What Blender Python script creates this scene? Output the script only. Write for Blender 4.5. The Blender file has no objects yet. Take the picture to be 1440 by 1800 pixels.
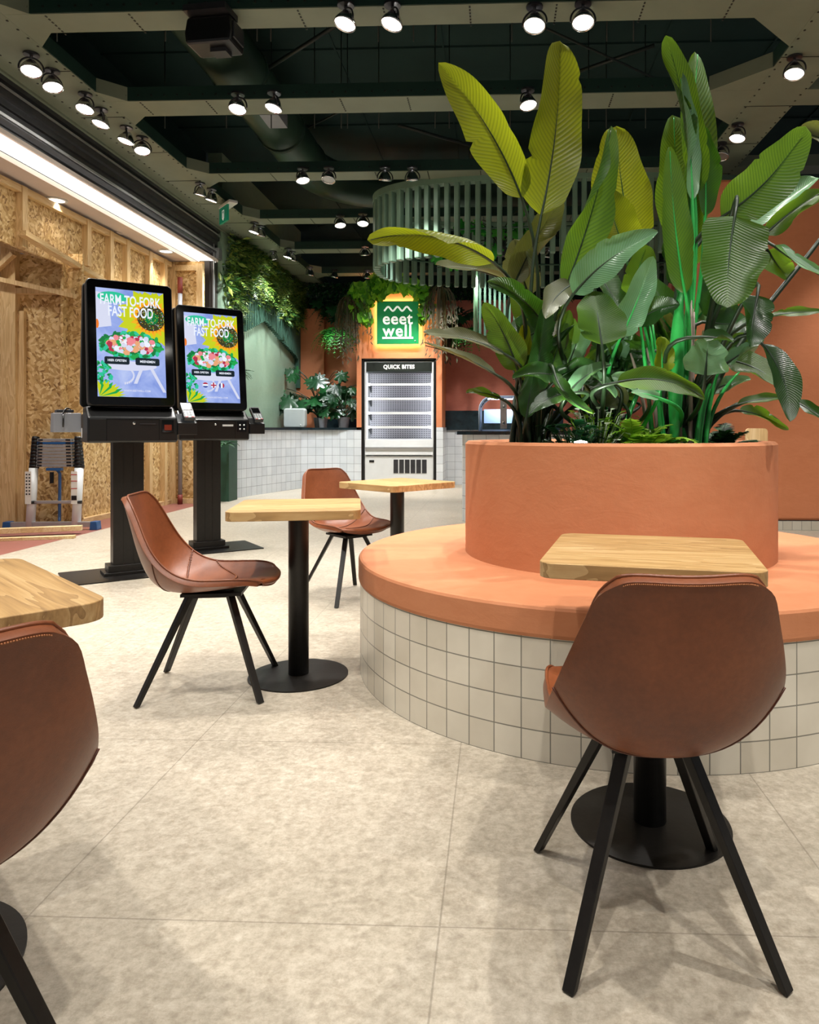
import bpy, bmesh, math, random
from mathutils import Vector, Matrix, Euler
from math import sin, cos, pi, radians, atan2, sqrt
random.seed(7)
S = bpy.context.scene
COL = S.collection

# ------------------------------------------------------------------ camera
F, PX, PY, CH = 1280.0, 825.0, 755.0, 1.08     # focal length in pixels, principal point, camera height
YAW = math.atan(50.0 / F)
cam = bpy.data.cameras.new('camera')
cam.sensor_fit = 'VERTICAL'; cam.sensor_height = 36.0; cam.sensor_width = 28.8
cam.lens = 36.0 * F / 1800.0
cam.shift_x = -(PX - 720.0) / 1800.0
cam.shift_y = -(900.0 - PY) / 1800.0
cam.clip_start = 0.05
camo = bpy.data.objects.new('camera', cam); COL.objects.link(camo)
camo.location = (0, 0, CH); camo.rotation_euler = (pi / 2, 0, YAW)
S.camera = camo

# ------------------------------------------------------------------ world, exposure
W = bpy.data.worlds.new('world'); S.world = W; W.use_nodes = True
W.node_tree.nodes['Background'].inputs[0].default_value = (0.95, 0.97, 1.0, 1)
W.node_tree.nodes['Background'].inputs[1].default_value = 0.17
S.view_settings.view_transform = 'Standard'; S.view_settings.look = 'None'
S.view_settings.exposure = 0.0; S.view_settings.gamma = 1.0
SPOT_W = 166.0
SPOT_COL = (1.0, 0.96, 0.91)

# ------------------------------------------------------------------ geometry of the view -> room
def room(x, z):
    return (x * cos(YAW) - z * sin(YAW), x * sin(YAW) + z * cos(YAW))
def P(px, py, z):
    "photo pixel seen at distance z in front of the camera -> point in the room"
    X, Y = room((px - PX) / F * z, z)
    return Vector((X, Y, CH - (py - PY) / F * z))
def G(px, py, h=0.0):
    "photo pixel of something at height h -> point in the room"
    return P(px, py, F * (CH - h) / (py - PY))
def PY_(px, py, Y):
    "photo pixel on the vertical plane at room depth Y"
    a = (px - PX) / F
    z = Y / (a * sin(YAW) + cos(YAW))
    return P(px, py, z)
def PXp(px, py, X):
    "photo pixel on the vertical plane at room X"
    a = (px - PX) / F
    z = X / (a * cos(YAW) - sin(YAW))
    return P(px, py, z)

# ------------------------------------------------------------------ materials
def lin(h):
    if isinstance(h, str):
        v = [int(h[i:i + 2], 16) / 255 for i in (0, 2, 4)]
        return tuple((c / 12.92 if c <= .04045 else ((c + .055) / 1.055) ** 2.4) for c in v) + (1,)
    return tuple(h) + (1,) if len(h) == 3 else tuple(h)
class NT:
    def __init__(s, name):
        s.m = bpy.data.materials.new(name); s.m.use_nodes = True
        s.t = s.m.node_tree; s.n = s.t.nodes; s.b = s.n['Principled BSDF']; s.out = s.n['Material Output']
    def node(s, typ, **kw):
        n = s.n.new(typ)
        for k, v in kw.items():
            if k.startswith('i_'):
                key = k[2:]
                key = int(key) if key.isdigit() else key.replace('_', ' ')
                if isinstance(v, bpy.types.NodeSocket): s.t.links.new(v, n.inputs[key])
                else: n.inputs[key].default_value = v
            else: setattr(n, k, v)
        return n
    def link(s, a, b): s.t.links.new(a, b)
    def set(s, **kw):
        for k, v in kw.items():
            key = k.replace('_', ' ')
            if isinstance(v, bpy.types.NodeSocket): s.link(v, s.b.inputs[key])
            else: s.b.inputs[key].default_value = v
    def coord(s, which='Object'): return s.node('ShaderNodeTexCoord').outputs[which]
    def map(s, vec, scale=(1, 1, 1), rot=(0, 0, 0), loc=(0, 0, 0)):
        n = s.node('ShaderNodeMapping'); s.link(vec, n.inputs[0])
        n.inputs['Scale'].default_value = scale; n.inputs['Rotation'].default_value = rot; n.inputs['Location'].default_value = loc
        return n.outputs[0]
    def noise(s, vec, scale, detail=4, rough=.55, dist=0):
        n = s.node('ShaderNodeTexNoise'); s.link(vec, n.inputs['Vector'])
        n.inputs['Scale'].default_value = scale; n.inputs['Detail'].default_value = detail
        n.inputs['Roughness'].default_value = rough; n.inputs['Distortion'].default_value = dist
        return n.outputs['Fac']
    def ramp(s, fac, stops):
        n = s.node('ShaderNodeValToRGB'); s.link(fac, n.inputs[0]); e = n.color_ramp.elements
        while len(e) < len(stops): e.new(.5)
        for i, (p, c) in enumerate(stops): e[i].position = p; e[i].color = lin(c)
        return n.outputs[0]
    def mix(s, fac, a, b, mode='MIX'):
        n = s.node('ShaderNodeMix', data_type='RGBA', blend_type=mode)
        for i, v in ((0, fac), (6, a), (7, b)):
            if isinstance(v, bpy.types.NodeSocket): s.link(v, n.inputs[i])
            else: n.inputs[i].default_value = v
        return n.outputs[2]
    def math(s, op, a, b=0.0, c=0.0):
        n = s.node('ShaderNodeMath', operation=op)
        for i, v in enumerate((a, b, c)):
            if isinstance(v, bpy.types.NodeSocket): s.link(v, n.inputs[i])
            else: n.inputs[i].default_value = v
        return n.outputs[0]
    def bump(s, h, strength=.3, dist=.01):
        n = s.node('ShaderNodeBump'); s.link(h, n.inputs['Height'])
        n.inputs['Strength'].default_value = strength; n.inputs['Distance'].default_value = dist
        s.link(n.outputs[0], s.b.inputs['Normal'])

def plain(name, col, rough=.5, metal=0, spec=.5, emit=None, var=0.0, scale=20, bump=0.0):
    t = NT(name); t.set(Roughness=rough, Metallic=metal)
    t.b.inputs['Specular IOR Level'].default_value = spec
    c = lin(col)
    if var or bump:
        nz = t.noise(t.coord(), scale, 5)
        d = tuple(max(0, v * (1 - var)) for v in c[:3]) + (1,); l = tuple(min(1, v * (1 + var)) for v in c[:3]) + (1,)
        t.set(Base_Color=t.ramp(nz, [(.3, d), (.7, l)]))
        if bump: t.bump(nz, bump, .004)
    else: t.set(Base_Color=c)
    if emit:
        t.b.inputs['Emission Color'].default_value = c; t.b.inputs['Emission Strength'].default_value = emit
    return t.m

def stone_floor():
    t = NT('floor_stone'); v = t.coord()
    n1 = t.noise(v, 1.3, 4, .6); n2 = t.noise(v, 19, 9, .8, .3); n3 = t.noise(t.map(v, (1, 1, 1), loc=(3, 1, 0)), 45, 6, .7)
    f = t.math('ADD', t.math('MULTIPLY', n2, .50), t.math('ADD', t.math('MULTIPLY', n1, .14), t.math('MULTIPLY', n3, .42)))
    c = t.ramp(f, [(.38, '8E8474'), (.49, 'A79D8C'), (.56, 'B7AD9C'), (.66, 'C9C1B1')])
    # flaky blotches of the mineral surface
    b = t.noise(t.map(v, (1, 1.7, 1)), 34, 8, .78, .4)
    c = t.mix(t.math('MULTIPLY', t.math('GREATER_THAN', b, .575), .26), c, lin('93846F'))
    sx = t.node('ShaderNodeSeparateXYZ'); t.link(v, sx.inputs[0])
    def joint(o, off):
        q = t.math('FRACT', t.math('DIVIDE', t.math('ADD', o, off), .915))
        return t.math('LESS_THAN', q, .0045)
    j = t.math('MAXIMUM', joint(sx.outputs[0], .128 + 9.15), joint(sx.outputs[1], 9.15 - 1.575))
    # the shopping passage beyond the shutter has a red floor
    red = t.math('LESS_THAN', sx.outputs[0], -4.27)
    rc = t.ramp(n2, [(.35, '7E4A42'), (.65, '9C665B')])
    c = t.mix(t.math('MULTIPLY', j, .45), c, lin('6B6254'))
    c = t.mix(red, c, rc)
    t.set(Base_Color=c, Roughness=t.math('ADD', t.math('MULTIPLY', n2, .25), .26))
    t.b.inputs['Specular IOR Level'].default_value = .45
    t.bump(t.math('SUBTRACT', n3, j), .12, .002)
    return t.m

def tile_mat(name, size, c1, c2, grout, rough=.25, mortar=.002):
    t = NT(name); uv = t.coord('UV')
    b = t.node('ShaderNodeTexBrick'); t.link(uv, b.inputs['Vector'])
    b.offset = 0; b.squash = 1
    b.inputs['Scale'].default_value = 1; b.inputs['Mortar Size'].default_value = mortar
    b.inputs['Mortar Smooth'].default_value = .1
    b.inputs['Brick Width'].default_value = size; b.inputs['Row Height'].default_value = size
    b.inputs['Color1'].default_value = lin(c1); b.inputs['Color2'].default_value = lin(c2); b.inputs['Mortar'].default_value = lin(grout)
    nz = t.noise(t.coord(), 6, 3)
    t.set(Base_Color=t.mix(.12, b.outputs[0], t.ramp(nz, [(.3, 'AAA79B'), (.7, 'F4F2E8')])), Roughness=rough)
    t.bump(t.math('SUBTRACT', t.math('MULTIPLY', nz, .15), b.outputs['Fac']), .5, .003)
    return t.m

def plaster(name, col, col2, rough=.75):
    t = NT(name); v = t.coord()
    n1 = t.noise(v, 2.2, 6, .6, .4); n2 = t.noise(v, 28, 6, .65); n3 = t.noise(t.map(v, (1, 1, 2.5)), 7, 5, .6, 1.2)
    t.set(Base_Color=t.ramp(t.math('ADD', t.math('MULTIPLY', n1, .6), t.math('MULTIPLY', n3, .4)), [(.3, col), (.7, col2)]), Roughness=rough)
    t.bump(t.math('ADD', t.math('MULTIPLY', n2, .5), t.math('MULTIPLY', n3, .5)), .22, .010)
    return t.m

def wood_mat(name, a, b, c, grain_axis=0, scale=1.0, rough=.42):
    t = NT(name); v = t.coord()
    sc = [9 * scale] * 3; sc[grain_axis] = .9 * scale
    if grain_axis < 2 and scale == 1.0: sc[2] = 3.0
    m = t.map(v, tuple(sc))
    w = t.noise(m, 1.6, 3, .5, .8)
    rings = t.math('FRACT', t.math('MULTIPLY', w, 7.0))
    fine = t.noise(t.map(v, tuple(s * 9 if i != grain_axis else s * 3 for i, s in enumerate(sc))), 2.0, 5, .6)
    f = t.math('ADD', t.math('MULTIPLY', rings, .34), t.math('MULTIPLY', fine, .66))
    # glued staves of slightly different tone
    sx = t.node('ShaderNodeSeparateXYZ'); t.link(v, sx.inputs[0])
    o = sx.outputs[1 if grain_axis == 0 else 0]
    st = t.node('ShaderNodeTexWhiteNoise', noise_dimensions='1D'); t.link(t.math('FLOOR', t.math('MULTIPLY', t.math('ADD', o, 5.0), 5.2)), st.inputs['W'])
    f = t.math('ADD', f, t.math('MULTIPLY', st.outputs['Value'], .22))
    t.set(Base_Color=t.ramp(f, [(.28, a), (.58, b), (.85, c)]), Roughness=rough)
    t.bump(fine, .08, .001)
    return t.m

def osb_mat():
    t = NT('osb'); v = t.coord()
    wn = t.node('ShaderNodeTexNoise'); t.link(v, wn.inputs['Vector']); wn.inputs['Scale'].default_value = 5
    warp = t.node('ShaderNodeVectorMath', operation='MULTIPLY_ADD'); t.link(wn.outputs['Color'], warp.inputs[0]); warp.inputs[1].default_value = (.05, .05, .05); t.link(v, warp.inputs[2])
    outs = []
    for rot, sc in (((.5, .5, .1), (40, 40, 11)), ((-.9, -.9, .1), (38, 38, 10)), ((1.4, 1.4, 0), (16, 16, 9))):
        vo = t.node('ShaderNodeTexVoronoi'); t.link(t.map(t.map(warp.outputs[0], (1, 1, 1), rot), sc), vo.inputs['Vector']); vo.inputs['Scale'].default_value = 1
        s3 = t.node('ShaderNodeSeparateColor'); t.link(vo.outputs['Color'], s3.inputs[0]); outs.append(s3.outputs[0])
    sel = t.math('GREATER_THAN', outs[2], .5)
    f = t.math('ADD', t.math('MULTIPLY', outs[0], sel), t.math('MULTIPLY', outs[1], t.math('SUBTRACT', 1.0, sel)))
    fine = t.noise(v, 60, 4)
    f = t.math('ADD', t.math('MULTIPLY', f, .8), t.math('MULTIPLY', fine, .25))
    t.set(Base_Color=t.ramp(f, [(.10, '7E5A30'), (.25, 'B08A52'), (.55, 'CCA86E'), (.95, 'E6CC98')]), Roughness=.7)
    t.bump(f, .25, .003)
    return t.m

def leather_mat():
    t = NT('cognac_leather'); v = t.coord()
    n = t.noise(v, 5, 5, .6); g = t.node('ShaderNodeTexVoronoi'); t.link(v, g.inputs['Vector']); g.inputs['Scale'].default_value = 420
    fine = t.noise(v, 90, 5, .6)
    t.set(Base_Color=t.ramp(t.math('ADD', t.math('MULTIPLY', n, .75), t.math('MULTIPLY', fine, .25)), [(.3, '633218'), (.55, '7E4526'), (.75, '945634')]),
          Roughness=t.math('ADD', t.math('MULTIPLY', n, .2), .30))
    t.b.inputs['Specular IOR Level'].default_value = .5
    t.bump(t.math('ADD', t.math('MULTIPLY', g.outputs['Distance'], .5), t.math('MULTIPLY', fine, .6)), .16, .002)
    return t.m

def leaf_mat(name, dark, light, trans, glow=.45, rough=.38):
    "waxy leaf blade: UV x runs across, y along; side veins leave the midrib at a slant"
    t = NT(name); uv = t.coord('UV')
    sx = t.node('ShaderNodeSeparateXYZ'); t.link(uv, sx.inputs[0])
    ax = t.math('ABSOLUTE', t.math('SUBTRACT', sx.outputs[0], .5))
    vein = t.math('SINE', t.math('ADD', t.math('MULTIPLY', sx.outputs[1], 210.0), t.math('MULTIPLY', ax, -60.0)))
    vein2 = t.math('POWER', t.math('ADD', t.math('MULTIPLY', vein, .5), .5), 2.0)
    nz = t.noise(t.coord(), 4, 4)
    f = t.math('ADD', t.math('MULTIPLY', nz, .75), t.math('MULTIPLY', vein2, .22))
    mid = t.math('LESS_THAN', ax, .022)
    c = t.ramp(f, [(.25, dark), (.8, light)])
    c = t.mix(t.math('MULTIPLY', mid, .6), c, lin(light))
    tc = t.mix(t.math('MULTIPLY', vein2, .6), lin(trans), lin(dark))
    t.set(Base_Color=c, Roughness=rough)
    t.bump(vein, .18, .003)
    tr = t.node('ShaderNodeBsdfTranslucent'); t.link(tc, tr.inputs[0])
    mx = t.node('ShaderNodeMixShader'); mx.inputs[0].default_value = glow
    t.link(t.b.outputs[0], mx.inputs[1]); t.link(tr.outputs[0], mx.inputs[2]); t.link(mx.outputs[0], t.out.inputs[0])
    return t.m

def small_leaf_mat(name, cols, rough=.45, glow=.3):
    t = NT(name); g = t.node('ShaderNodeNewGeometry')
    c = t.ramp(g.outputs['Random Per Island'], [(i / (len(cols) - 1) if len(cols) > 1 else 0, q) for i, q in enumerate(cols)])
    t.set(Base_Color=c, Roughness=rough)
    tr = t.node('ShaderNodeBsdfTranslucent'); t.link(c, tr.inputs[0])
    mx = t.node('ShaderNodeMixShader'); mx.inputs[0].default_value = glow
    t.link(t.b.outputs[0], mx.inputs[1]); t.link(tr.outputs[0], mx.inputs[2]); t.link(mx.outputs[0], t.out.inputs[0])
    return t.m

def glass_mat(name, col='F2F6F8'):
    t = NT(name); t.set(Base_Color=lin(col), Roughness=.03); t.b.inputs['Transmission Weight'].default_value = .96; t.b.inputs['IOR'].default_value = 1.25
    return t.m

M = dict(
    floor=stone_floor(),
    tile=tile_mat('bench_tile', .1, 'C9C0AE', 'D6CFBF', '6E6A5E', .28, .0022),
    tile_white=tile_mat('counter_tile', .15, 'CDD3DA', 'DEE3E8', '858B92', .22, .003),
    terra=plaster('terracotta_plaster', 'B7724A', 'C4825A'),
    terra_wall=plaster('terracotta_wall_paint', 'CC7C50', 'D8895E', .7),
    terra_red=plaster('rose_wall_paint', 'B96A58', 'C87B68', .7),
    green_wall=plaster('sage_wall_paint', '7E967F', '92A992', .38),
    oak=wood_mat('oak_laminate', '8F6E45', 'B48F5C', 'CBAA78', 0),
    pine=wood_mat('raw_pine', 'BF9A66', 'D8B884', 'E6CC9E', 2, .8, .6),
    pine_x=wood_mat('raw_pine_board', 'BF9A66', 'D8B884', 'E6CC9E', 1, .8, .6),
    osb=osb_mat(), leather=leather_mat(),
    seam=plain('leather_seam', '5A2C18', .5),
    thread=plain('tan_thread', 'A8693E', .7),
    steel_black=plain('black_powder_coat', '15120F', .42, .2, .5, None, .25, 60, .1),
    black=plain('black_plastic', '0C0C0C', .35, 0, .5, None, .1, 40, .05),
    gloss=plain('black_glass', '050506', .08),
    dark_grey=plain('dark_grey_plastic', '26272A', .45, 0, .5, None, .1, 30),
    girder=plain('olive_green_paint', '717A68', .55, 0, .5, None, .08, 3, .05),
    girder_dark=plain('dark_green_paint', '17332A', .5, 0, .5, None, .1, 4),
    rivet=plain('rivet_dark', '14180F', .5),
    deck=plain('dark_teal_deck', '1C3330', .8, 0, .3, None, .12, 1.5),
    duct=plain('green_duct_paint', '2E4638', .42, .3, .5, None, .1, 3),
    pipe=plain('dark_pipe_paint', '15211B', .5),
    slat=plain('sage_slat_paint', '6C8A76', .5, 0, .5, None, .1, 6),
    slat_dark=plain('dark_slat_paint', '3A5C4C', .5, 0, .5, None, .1, 6),
    white=plain('white_enamel', 'D9DBDB', .3, 0, .5, None, .03, 8),
    soffit=plain('white_soffit', 'D2C3B8', .8, 0, .3, None, .04, 2),
    alu=plain('aluminium', 'B8B9BA', .35, .75, .5, None, .08, 12),
    alu_dark=plain('dark_anodised', '4A4A4E', .32, .75, .5, None, .15, 8),
    grey_metal=plain('grey_sheet', '8F9197', .4, .3, .5, None, .05, 8),
    blue=plain('blue_plastic', '1F4F84', .4), red=plain('red_print', 'B32A22', .5),
    grey=plain('light_grey_plastic', 'A9AFAF', .4, 0, .5, None, .04, 10),
    stone_dark=plain('dark_marble', '18262C', .22, 0, .5, None, .45, 9),
    soil=plain('potting_soil', '2A1D14', .95, 0, .2, None, .4, 60, .6),
    chrome=plain('chrome', 'C8C8C8', .12, 1.0),
    lamp_on=plain('lamp_lens_lit', (1.0, .96, .88), .4, 0, .5, 22.0),
    lamp_off=plain('lamp_lens_unlit', '9A9A98', .15, .6),
    strip=plain('lit_strip_diffuser', (1.0, .97, .9), .4, 0, .5, 3.2),
    downlight=plain('downlight_lens_lit', (.95, .97, 1.0), .4, 0, .5, 2.2),
    sign_green=plain('sign_green', '0B8A4A', .4, 0, .5, .16),
    sign_white=plain('sign_white_letters', 'F4F4EC', .5, 0, .5, .55),
    halo=plain('sign_backlight', (1.0, .78, .34), .5, 0, .5, 45.0),
    exit_green=plain('exit_sign_green', '0E6B4E', .4, 0, .5, .35),
    pole_green=plain('pale_green_pole', '7FB08A', .35),
    white_text=plain('white_print', 'E8E8E4', .5, 0, .5, .25),
    pot_grey=plain('grey_pot', '77777A', .5), glass=glass_mat('clear_acrylic'), rim=plain('pale_acrylic_edge', 'B8CCE6', .15, 0, .6, None),
)

# ------------------------------------------------------------------ mesh helpers
class MB:
    def __init__(s): s.v = []; s.f = []; s.uv = []; s.mi = []; s.m = 0; s.smooth = []
    def add(s, vs, fs, uvs=None, smooth=False):
        o = len(s.v); s.v += [tuple(v) for v in vs]
        for k, f in enumerate(fs):
            s.f.append([i + o for i in f]); s.mi.append(s.m); s.smooth.append(smooth)
            s.uv.append(uvs[k] if uvs else None)
        return s
    def box(s, c, d, R=None):
        hx, hy, hz = d[0] / 2, d[1] / 2, d[2] / 2
        vs = [Vector((x, y, z)) for x in (-hx, hx) for y in (-hy, hy) for z in (-hz, hz)]
        if R is not None: vs = [R @ v for v in vs]
        c = Vector(c); vs = [v + c for v in vs]
        return s.add(vs, [(0, 1, 3, 2), (4, 6, 7, 5), (0, 4, 5, 1), (2, 3, 7, 6), (0, 2, 6, 4), (1, 5, 7, 3)])
    def b2(s, a, b):
        return s.box([(a[i] + b[i]) / 2 for i in range(3)], [abs(b[i] - a[i]) for i in range(3)])
    def bar(s, a, b, w, t=None, up=(0, 0, 1)):
        "rectangular bar from a to b"
        a, b = Vector(a), Vector(b); d = b - a; L = d.length; z = d / L
        u = Vector(up)
        if abs(z.dot(u.normalized())) > .98: u = Vector((0, 1, 0))
        x = u.cross(z).normalized(); y = z.cross(x)
        R = Matrix((x, y, z)).transposed()
        return s.box((a + b) / 2, (w, t if t is not None else w, L), R)
    def tube(s, pts, r, n=10, cap=True, smooth=True):
        pts = [Vector(p) for p in pts]; rs = r if isinstance(r, (list, tuple)) else [r] * len(pts)
        vs = []; prev = None
        for i, p in enumerate(pts):
            d = (pts[min(i + 1, len(pts) - 1)] - pts[max(i - 1, 0)])
            d = d.normalized() if d.length > 1e-9 else Vector((0, 0, 1))
            if prev is None:
                u = Vector((0, 0, 1)) if abs(d.z) < .9 else Vector((1, 0, 0))
                x = u.cross(d).normalized()
            else:
                x = prev - d * prev.dot(d)
                x = x.normalized() if x.length > 1e-6 else Vector((1, 0, 0))
            prev = x; y = d.cross(x)
            for k in range(n):
                a = 2 * pi * k / n; vs.append(p + (x * cos(a) + y * sin(a)) * rs[i])
        fs = [(i * n + k, i * n + (k + 1) % n, (i + 1) * n + (k + 1) % n, (i + 1) * n + k) for i in range(len(pts) - 1) for k in range(n)]
        if cap: fs += [tuple(range(n))[::-1], tuple((len(pts) - 1) * n + k for k in range(n))]
        return s.add(vs, fs, smooth=smooth)
    def lathe(s, prof, c=(0, 0, 0), n=32, a0=0, a1=2 * pi, smooth=False, R=None, uvr=None):
        "profile of (radius, z) turned about a vertical axis"
        c = Vector(c); full = abs(a1 - a0 - 2 * pi) < 1e-6; m = n if full else n + 1
        vs = []
        for r, z in prof:
            for k in range(m):
                a = a0 + (a1 - a0) * k / n; v = Vector((r * cos(a), r * sin(a), z)); vs.append((R @ v if R is not None else v) + c)
        fs = []; uvs = []
        L = 0; Ls = [0]
        for i in range(1, len(prof)): L += math.hypot(prof[i][0] - prof[i - 1][0], prof[i][1] - prof[i - 1][1]); Ls.append(L)
        for i in range(len(prof) - 1):
            for k in range(n):
                k2 = (k + 1) % m
                fs.append((i * m + k, i * m + k2, (i + 1) * m + k2, (i + 1) * m + k))
                rr = uvr if uvr else max(prof[i][0], .01)
                ua, ub = rr * (a1 - a0) * k / n, rr * (a1 - a0) * (k + 1) / n
                uvs.append([(ua, Ls[i]), (ub, Ls[i]), (ub, Ls[i + 1]), (ua, Ls[i + 1])])
        return s.add(vs, fs, uvs, smooth)
    def prism(s, poly, axis, lo, hi):
        "polygon (2-D) extruded along an axis; axis 0/1/2"
        def v(p, h):
            q = [0, 0, 0]; o = [i for i in range(3) if i != axis]; q[o[0]] = p[0]; q[o[1]] = p[1]; q[axis] = h; return q
        n = len(poly)
        vs = [v(p, lo) for p in poly] + [v(p, hi) for p in poly]
        return s.add(vs, [tuple(range(n))[::-1], tuple(range(n, 2 * n))] + [(i, (i + 1) % n, n + (i + 1) % n, n + i) for i in range(n)])
    def wallstrip(s, pts, z0, z1):
        "vertical strip along plan points, UVs in metres"
        L = 0
        for (a, b) in zip(pts[:-1], pts[1:]):
            l = math.hypot(b[0] - a[0], b[1] - a[1])
            s.add([(a[0], a[1], z0), (b[0], b[1], z0), (b[0], b[1], z1), (a[0], a[1], z1)], [(0, 1, 2, 3)],
                  [[(L, z0), (L + l, z0), (L + l, z1), (L, z1)]])
            L += l
        return s
    def build(s, name, mats, parent=None, bevel=0, recalc=True, seg=2, subsurf=0, solid=0):
        me = bpy.data.meshes.new(name); me.from_pydata([tuple(v) for v in s.v], [], s.f)
        if not isinstance(mats, (list, tuple)): mats = [mats]
        for m in mats: me.materials.append(m)
        for p, mi, sm in zip(me.polygons, s.mi, s.smooth): p.material_index = mi; p.use_smooth = sm
        if any(u is not None for u in s.uv):
            lay = me.uv_layers.new(name='UVMap')
            for p, u in zip(me.polygons, s.uv):
                if u:
                    for li, q in zip(p.loop_indices, u): lay.data[li].uv = q
        if recalc:
            bm = bmesh.new(); bm.from_mesh(me); bmesh.ops.recalc_face_normals(bm, faces=bm.faces); bm.to_mesh(me); bm.free()
        o = bpy.data.objects.new(name, me); COL.objects.link(o)
        if parent is not None: o.parent = parent
        if solid:
            q = o.modifiers.new('solid', 'SOLIDIFY'); q.thickness = solid; q.offset = 0
        if bevel:
            q = o.modifiers.new('bevel', 'BEVEL'); q.width = bevel; q.segments = seg; q.limit_method = 'ANGLE'; q.angle_limit = radians(40)
            q.harden_normals = False
        if subsurf:
            q = o.modifiers.new('sub', 'SUBSURF'); q.levels = subsurf; q.render_levels = subsurf
        return o

def tag(o, label, cat=None, group=None, kind=None):
    if label: o['label'] = label
    if cat: o['category'] = cat
    if group: o['group'] = group
    if kind: o['kind'] = kind
    return o
def thing(name, label, cat, loc=(0, 0, 0), rz=0, group=None):
    o = bpy.data.objects.new(name, None); COL.objects.link(o); o.location = loc; o.rotation_euler = (0, 0, rz)
    o.empty_display_size = .1
    return tag(o, label, cat, group)
def struct(o, label=None):
    o['kind'] = 'structure'
    if label: o['label'] = label
    return o
def dup(root, loc=None, rz=None, label=None, group=None, rot=None):
    def cp(o, par):
        c = o.copy(); COL.objects.link(c)
        if par is not None:
            c.parent = par; c.matrix_parent_inverse = o.matrix_parent_inverse.copy()
        for ch in list(o.children): cp(ch, c)
        return c
    r = cp(root, None)
    if loc is not None: r.location = loc
    if rz is not None: r.rotation_euler = (0, 0, rz)
    if rot is not None: r.rotation_euler = rot
    if label: r['label'] = label
    if group: r['group'] = group
    return r
def text(name, body, size, mat, parent, loc, rot=(pi / 2, 0, 0), ext=.001, off=0.0, align='CENTER', space=1.0, xs=1.0, ys=1.0):
    cu = bpy.data.curves.new(name, 'FONT'); cu.body = body; cu.size = size; cu.extrude = ext; cu.offset = off
    cu.align_x = align; cu.align_y = 'CENTER'; cu.space_character = space; cu.materials.append(mat); cu.resolution_u = 4
    o = bpy.data.objects.new(name, cu); COL.objects.link(o)
    dg = bpy.context.evaluated_depsgraph_get(); me = bpy.data.meshes.new_from_object(o.evaluated_get(dg))
    bpy.data.objects.remove(o); bpy.data.curves.remove(cu)
    o = bpy.data.objects.new(name, me); COL.objects.link(o); o.parent = parent; o.location = loc; o.rotation_euler = rot; o.scale = (xs, ys, 1)
    return o
def rrect(w, h, r, n=6, cx=0, cy=0):
    p = []
    for sx, sy, a in ((1, 1, 0), (-1, 1, 90), (-1, -1, 180), (1, -1, 270)):
        for k in range(n + 1):
            t = radians(a + 90 * k / n); p.append((cx + sx * (w / 2 - r) + r * cos(t), cy + sy * (h / 2 - r) + r * sin(t)))
    return p
def bez(a, b, c, n=10):
    a, b, c = Vector(a), Vector(b), Vector(c)
    return [(1 - t) ** 2 * a + 2 * t * (1 - t) * b + t * t * c for t in (i / n for i in range(n + 1))]

# ================================================================== THE SETTING
struct(MB().b2((-8, -2.5, -.1), (6.5, 16.5, 0)).build('floor', M['floor']))
HG = 4.10                                                     # underside of the girder grid
d = MB().b2((-4.6, -2.5, 5.3), (6.5, 16.5, 5.4))
for x in (-3.0, -1.8, -.6, .6, 1.8, 3.0, 4.2):               # deck seams
    d.box((x, 7, 5.295), (.02, 19, .03))
for y in range(0, 17, 2): d.box((1, y, 5.293), (11.2, .02, .03))
struct(d.build('ceiling', M['deck']))
# long walls
struct(MB().b2((-4.42, 10.95, 0), (-4.2, 15.4, 5.3)).build('wall_left', M['green_wall']))
struct(MB().b2((-4.6, -2.5, 4.12), (-4.45, 10.95, 5.3)).build('wall_upper_left', M['deck']))
struct(MB().b2((-4.42, 15.2, 0), (-2.3, 15.4, 3.62)).b2((-4.2, 15.05, 1.1), (-3.62, 15.2, 3.6)).build('wall_recess', M['terra_wall']))
struct(MB().b2((-4.6, 16.0, 3.3), (6.5, 16.1, 5.3)).b2((-4.6, 15.45, 3.0), (6.5, 15.5, 3.9)).build('wall_back_upper', M['deck']))
struct(MB().b2((-1.05, 14.3, 0), (4.8, 14.45, 3.62)).b2((2.6, 11.0, 0), (2.8, 14.3, 3.3)).build('wall_back', M['terra_red']))
# portal round the chiller
pl = PY_(627, 800, 13.3).x; pr = PY_(777, 800, 13.3).x; fl = PY_(635.5, 800, 13.3).x; fr = PY_(767, 800, 13.3).x
ft = PY_(700, 630, 13.3).z
struct(MB().b2((pl, 13.3, 1.12), (fl, 14.2, 3.62)).b2((fr, 13.3, 1.12), (pr, 14.4, 3.62)).b2((fl, 13.3, ft), (fr, 14.2, 3.62)).build('wall_portal', M['terra_wall']))
struct(MB().b2((fl, 13.31, 0), (fl + .045, 14.1, ft)).b2((fr - .045, 13.31, 0), (fr, 14.1, ft)).b2((fl, 13.31, ft - .03), (fr, 14.1, ft)).b2((fl, 14.1, 0), (fr, 14.15, ft)).build('trim_1', M['black']))
# right hand terracotta wall
rw = PY_(1208, 800, 7.95).x
struct(MB().b2((rw, 7.95, .1), (6.5, 8.15, 3.78)).build('wall_right', M['terra_wall'], bevel=.03))
o = MB().wallstrip([(rw + .01, 7.93), (6.5, 7.93)], 0, .1).build('baseboard_right', M['tile']); struct(o)

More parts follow.
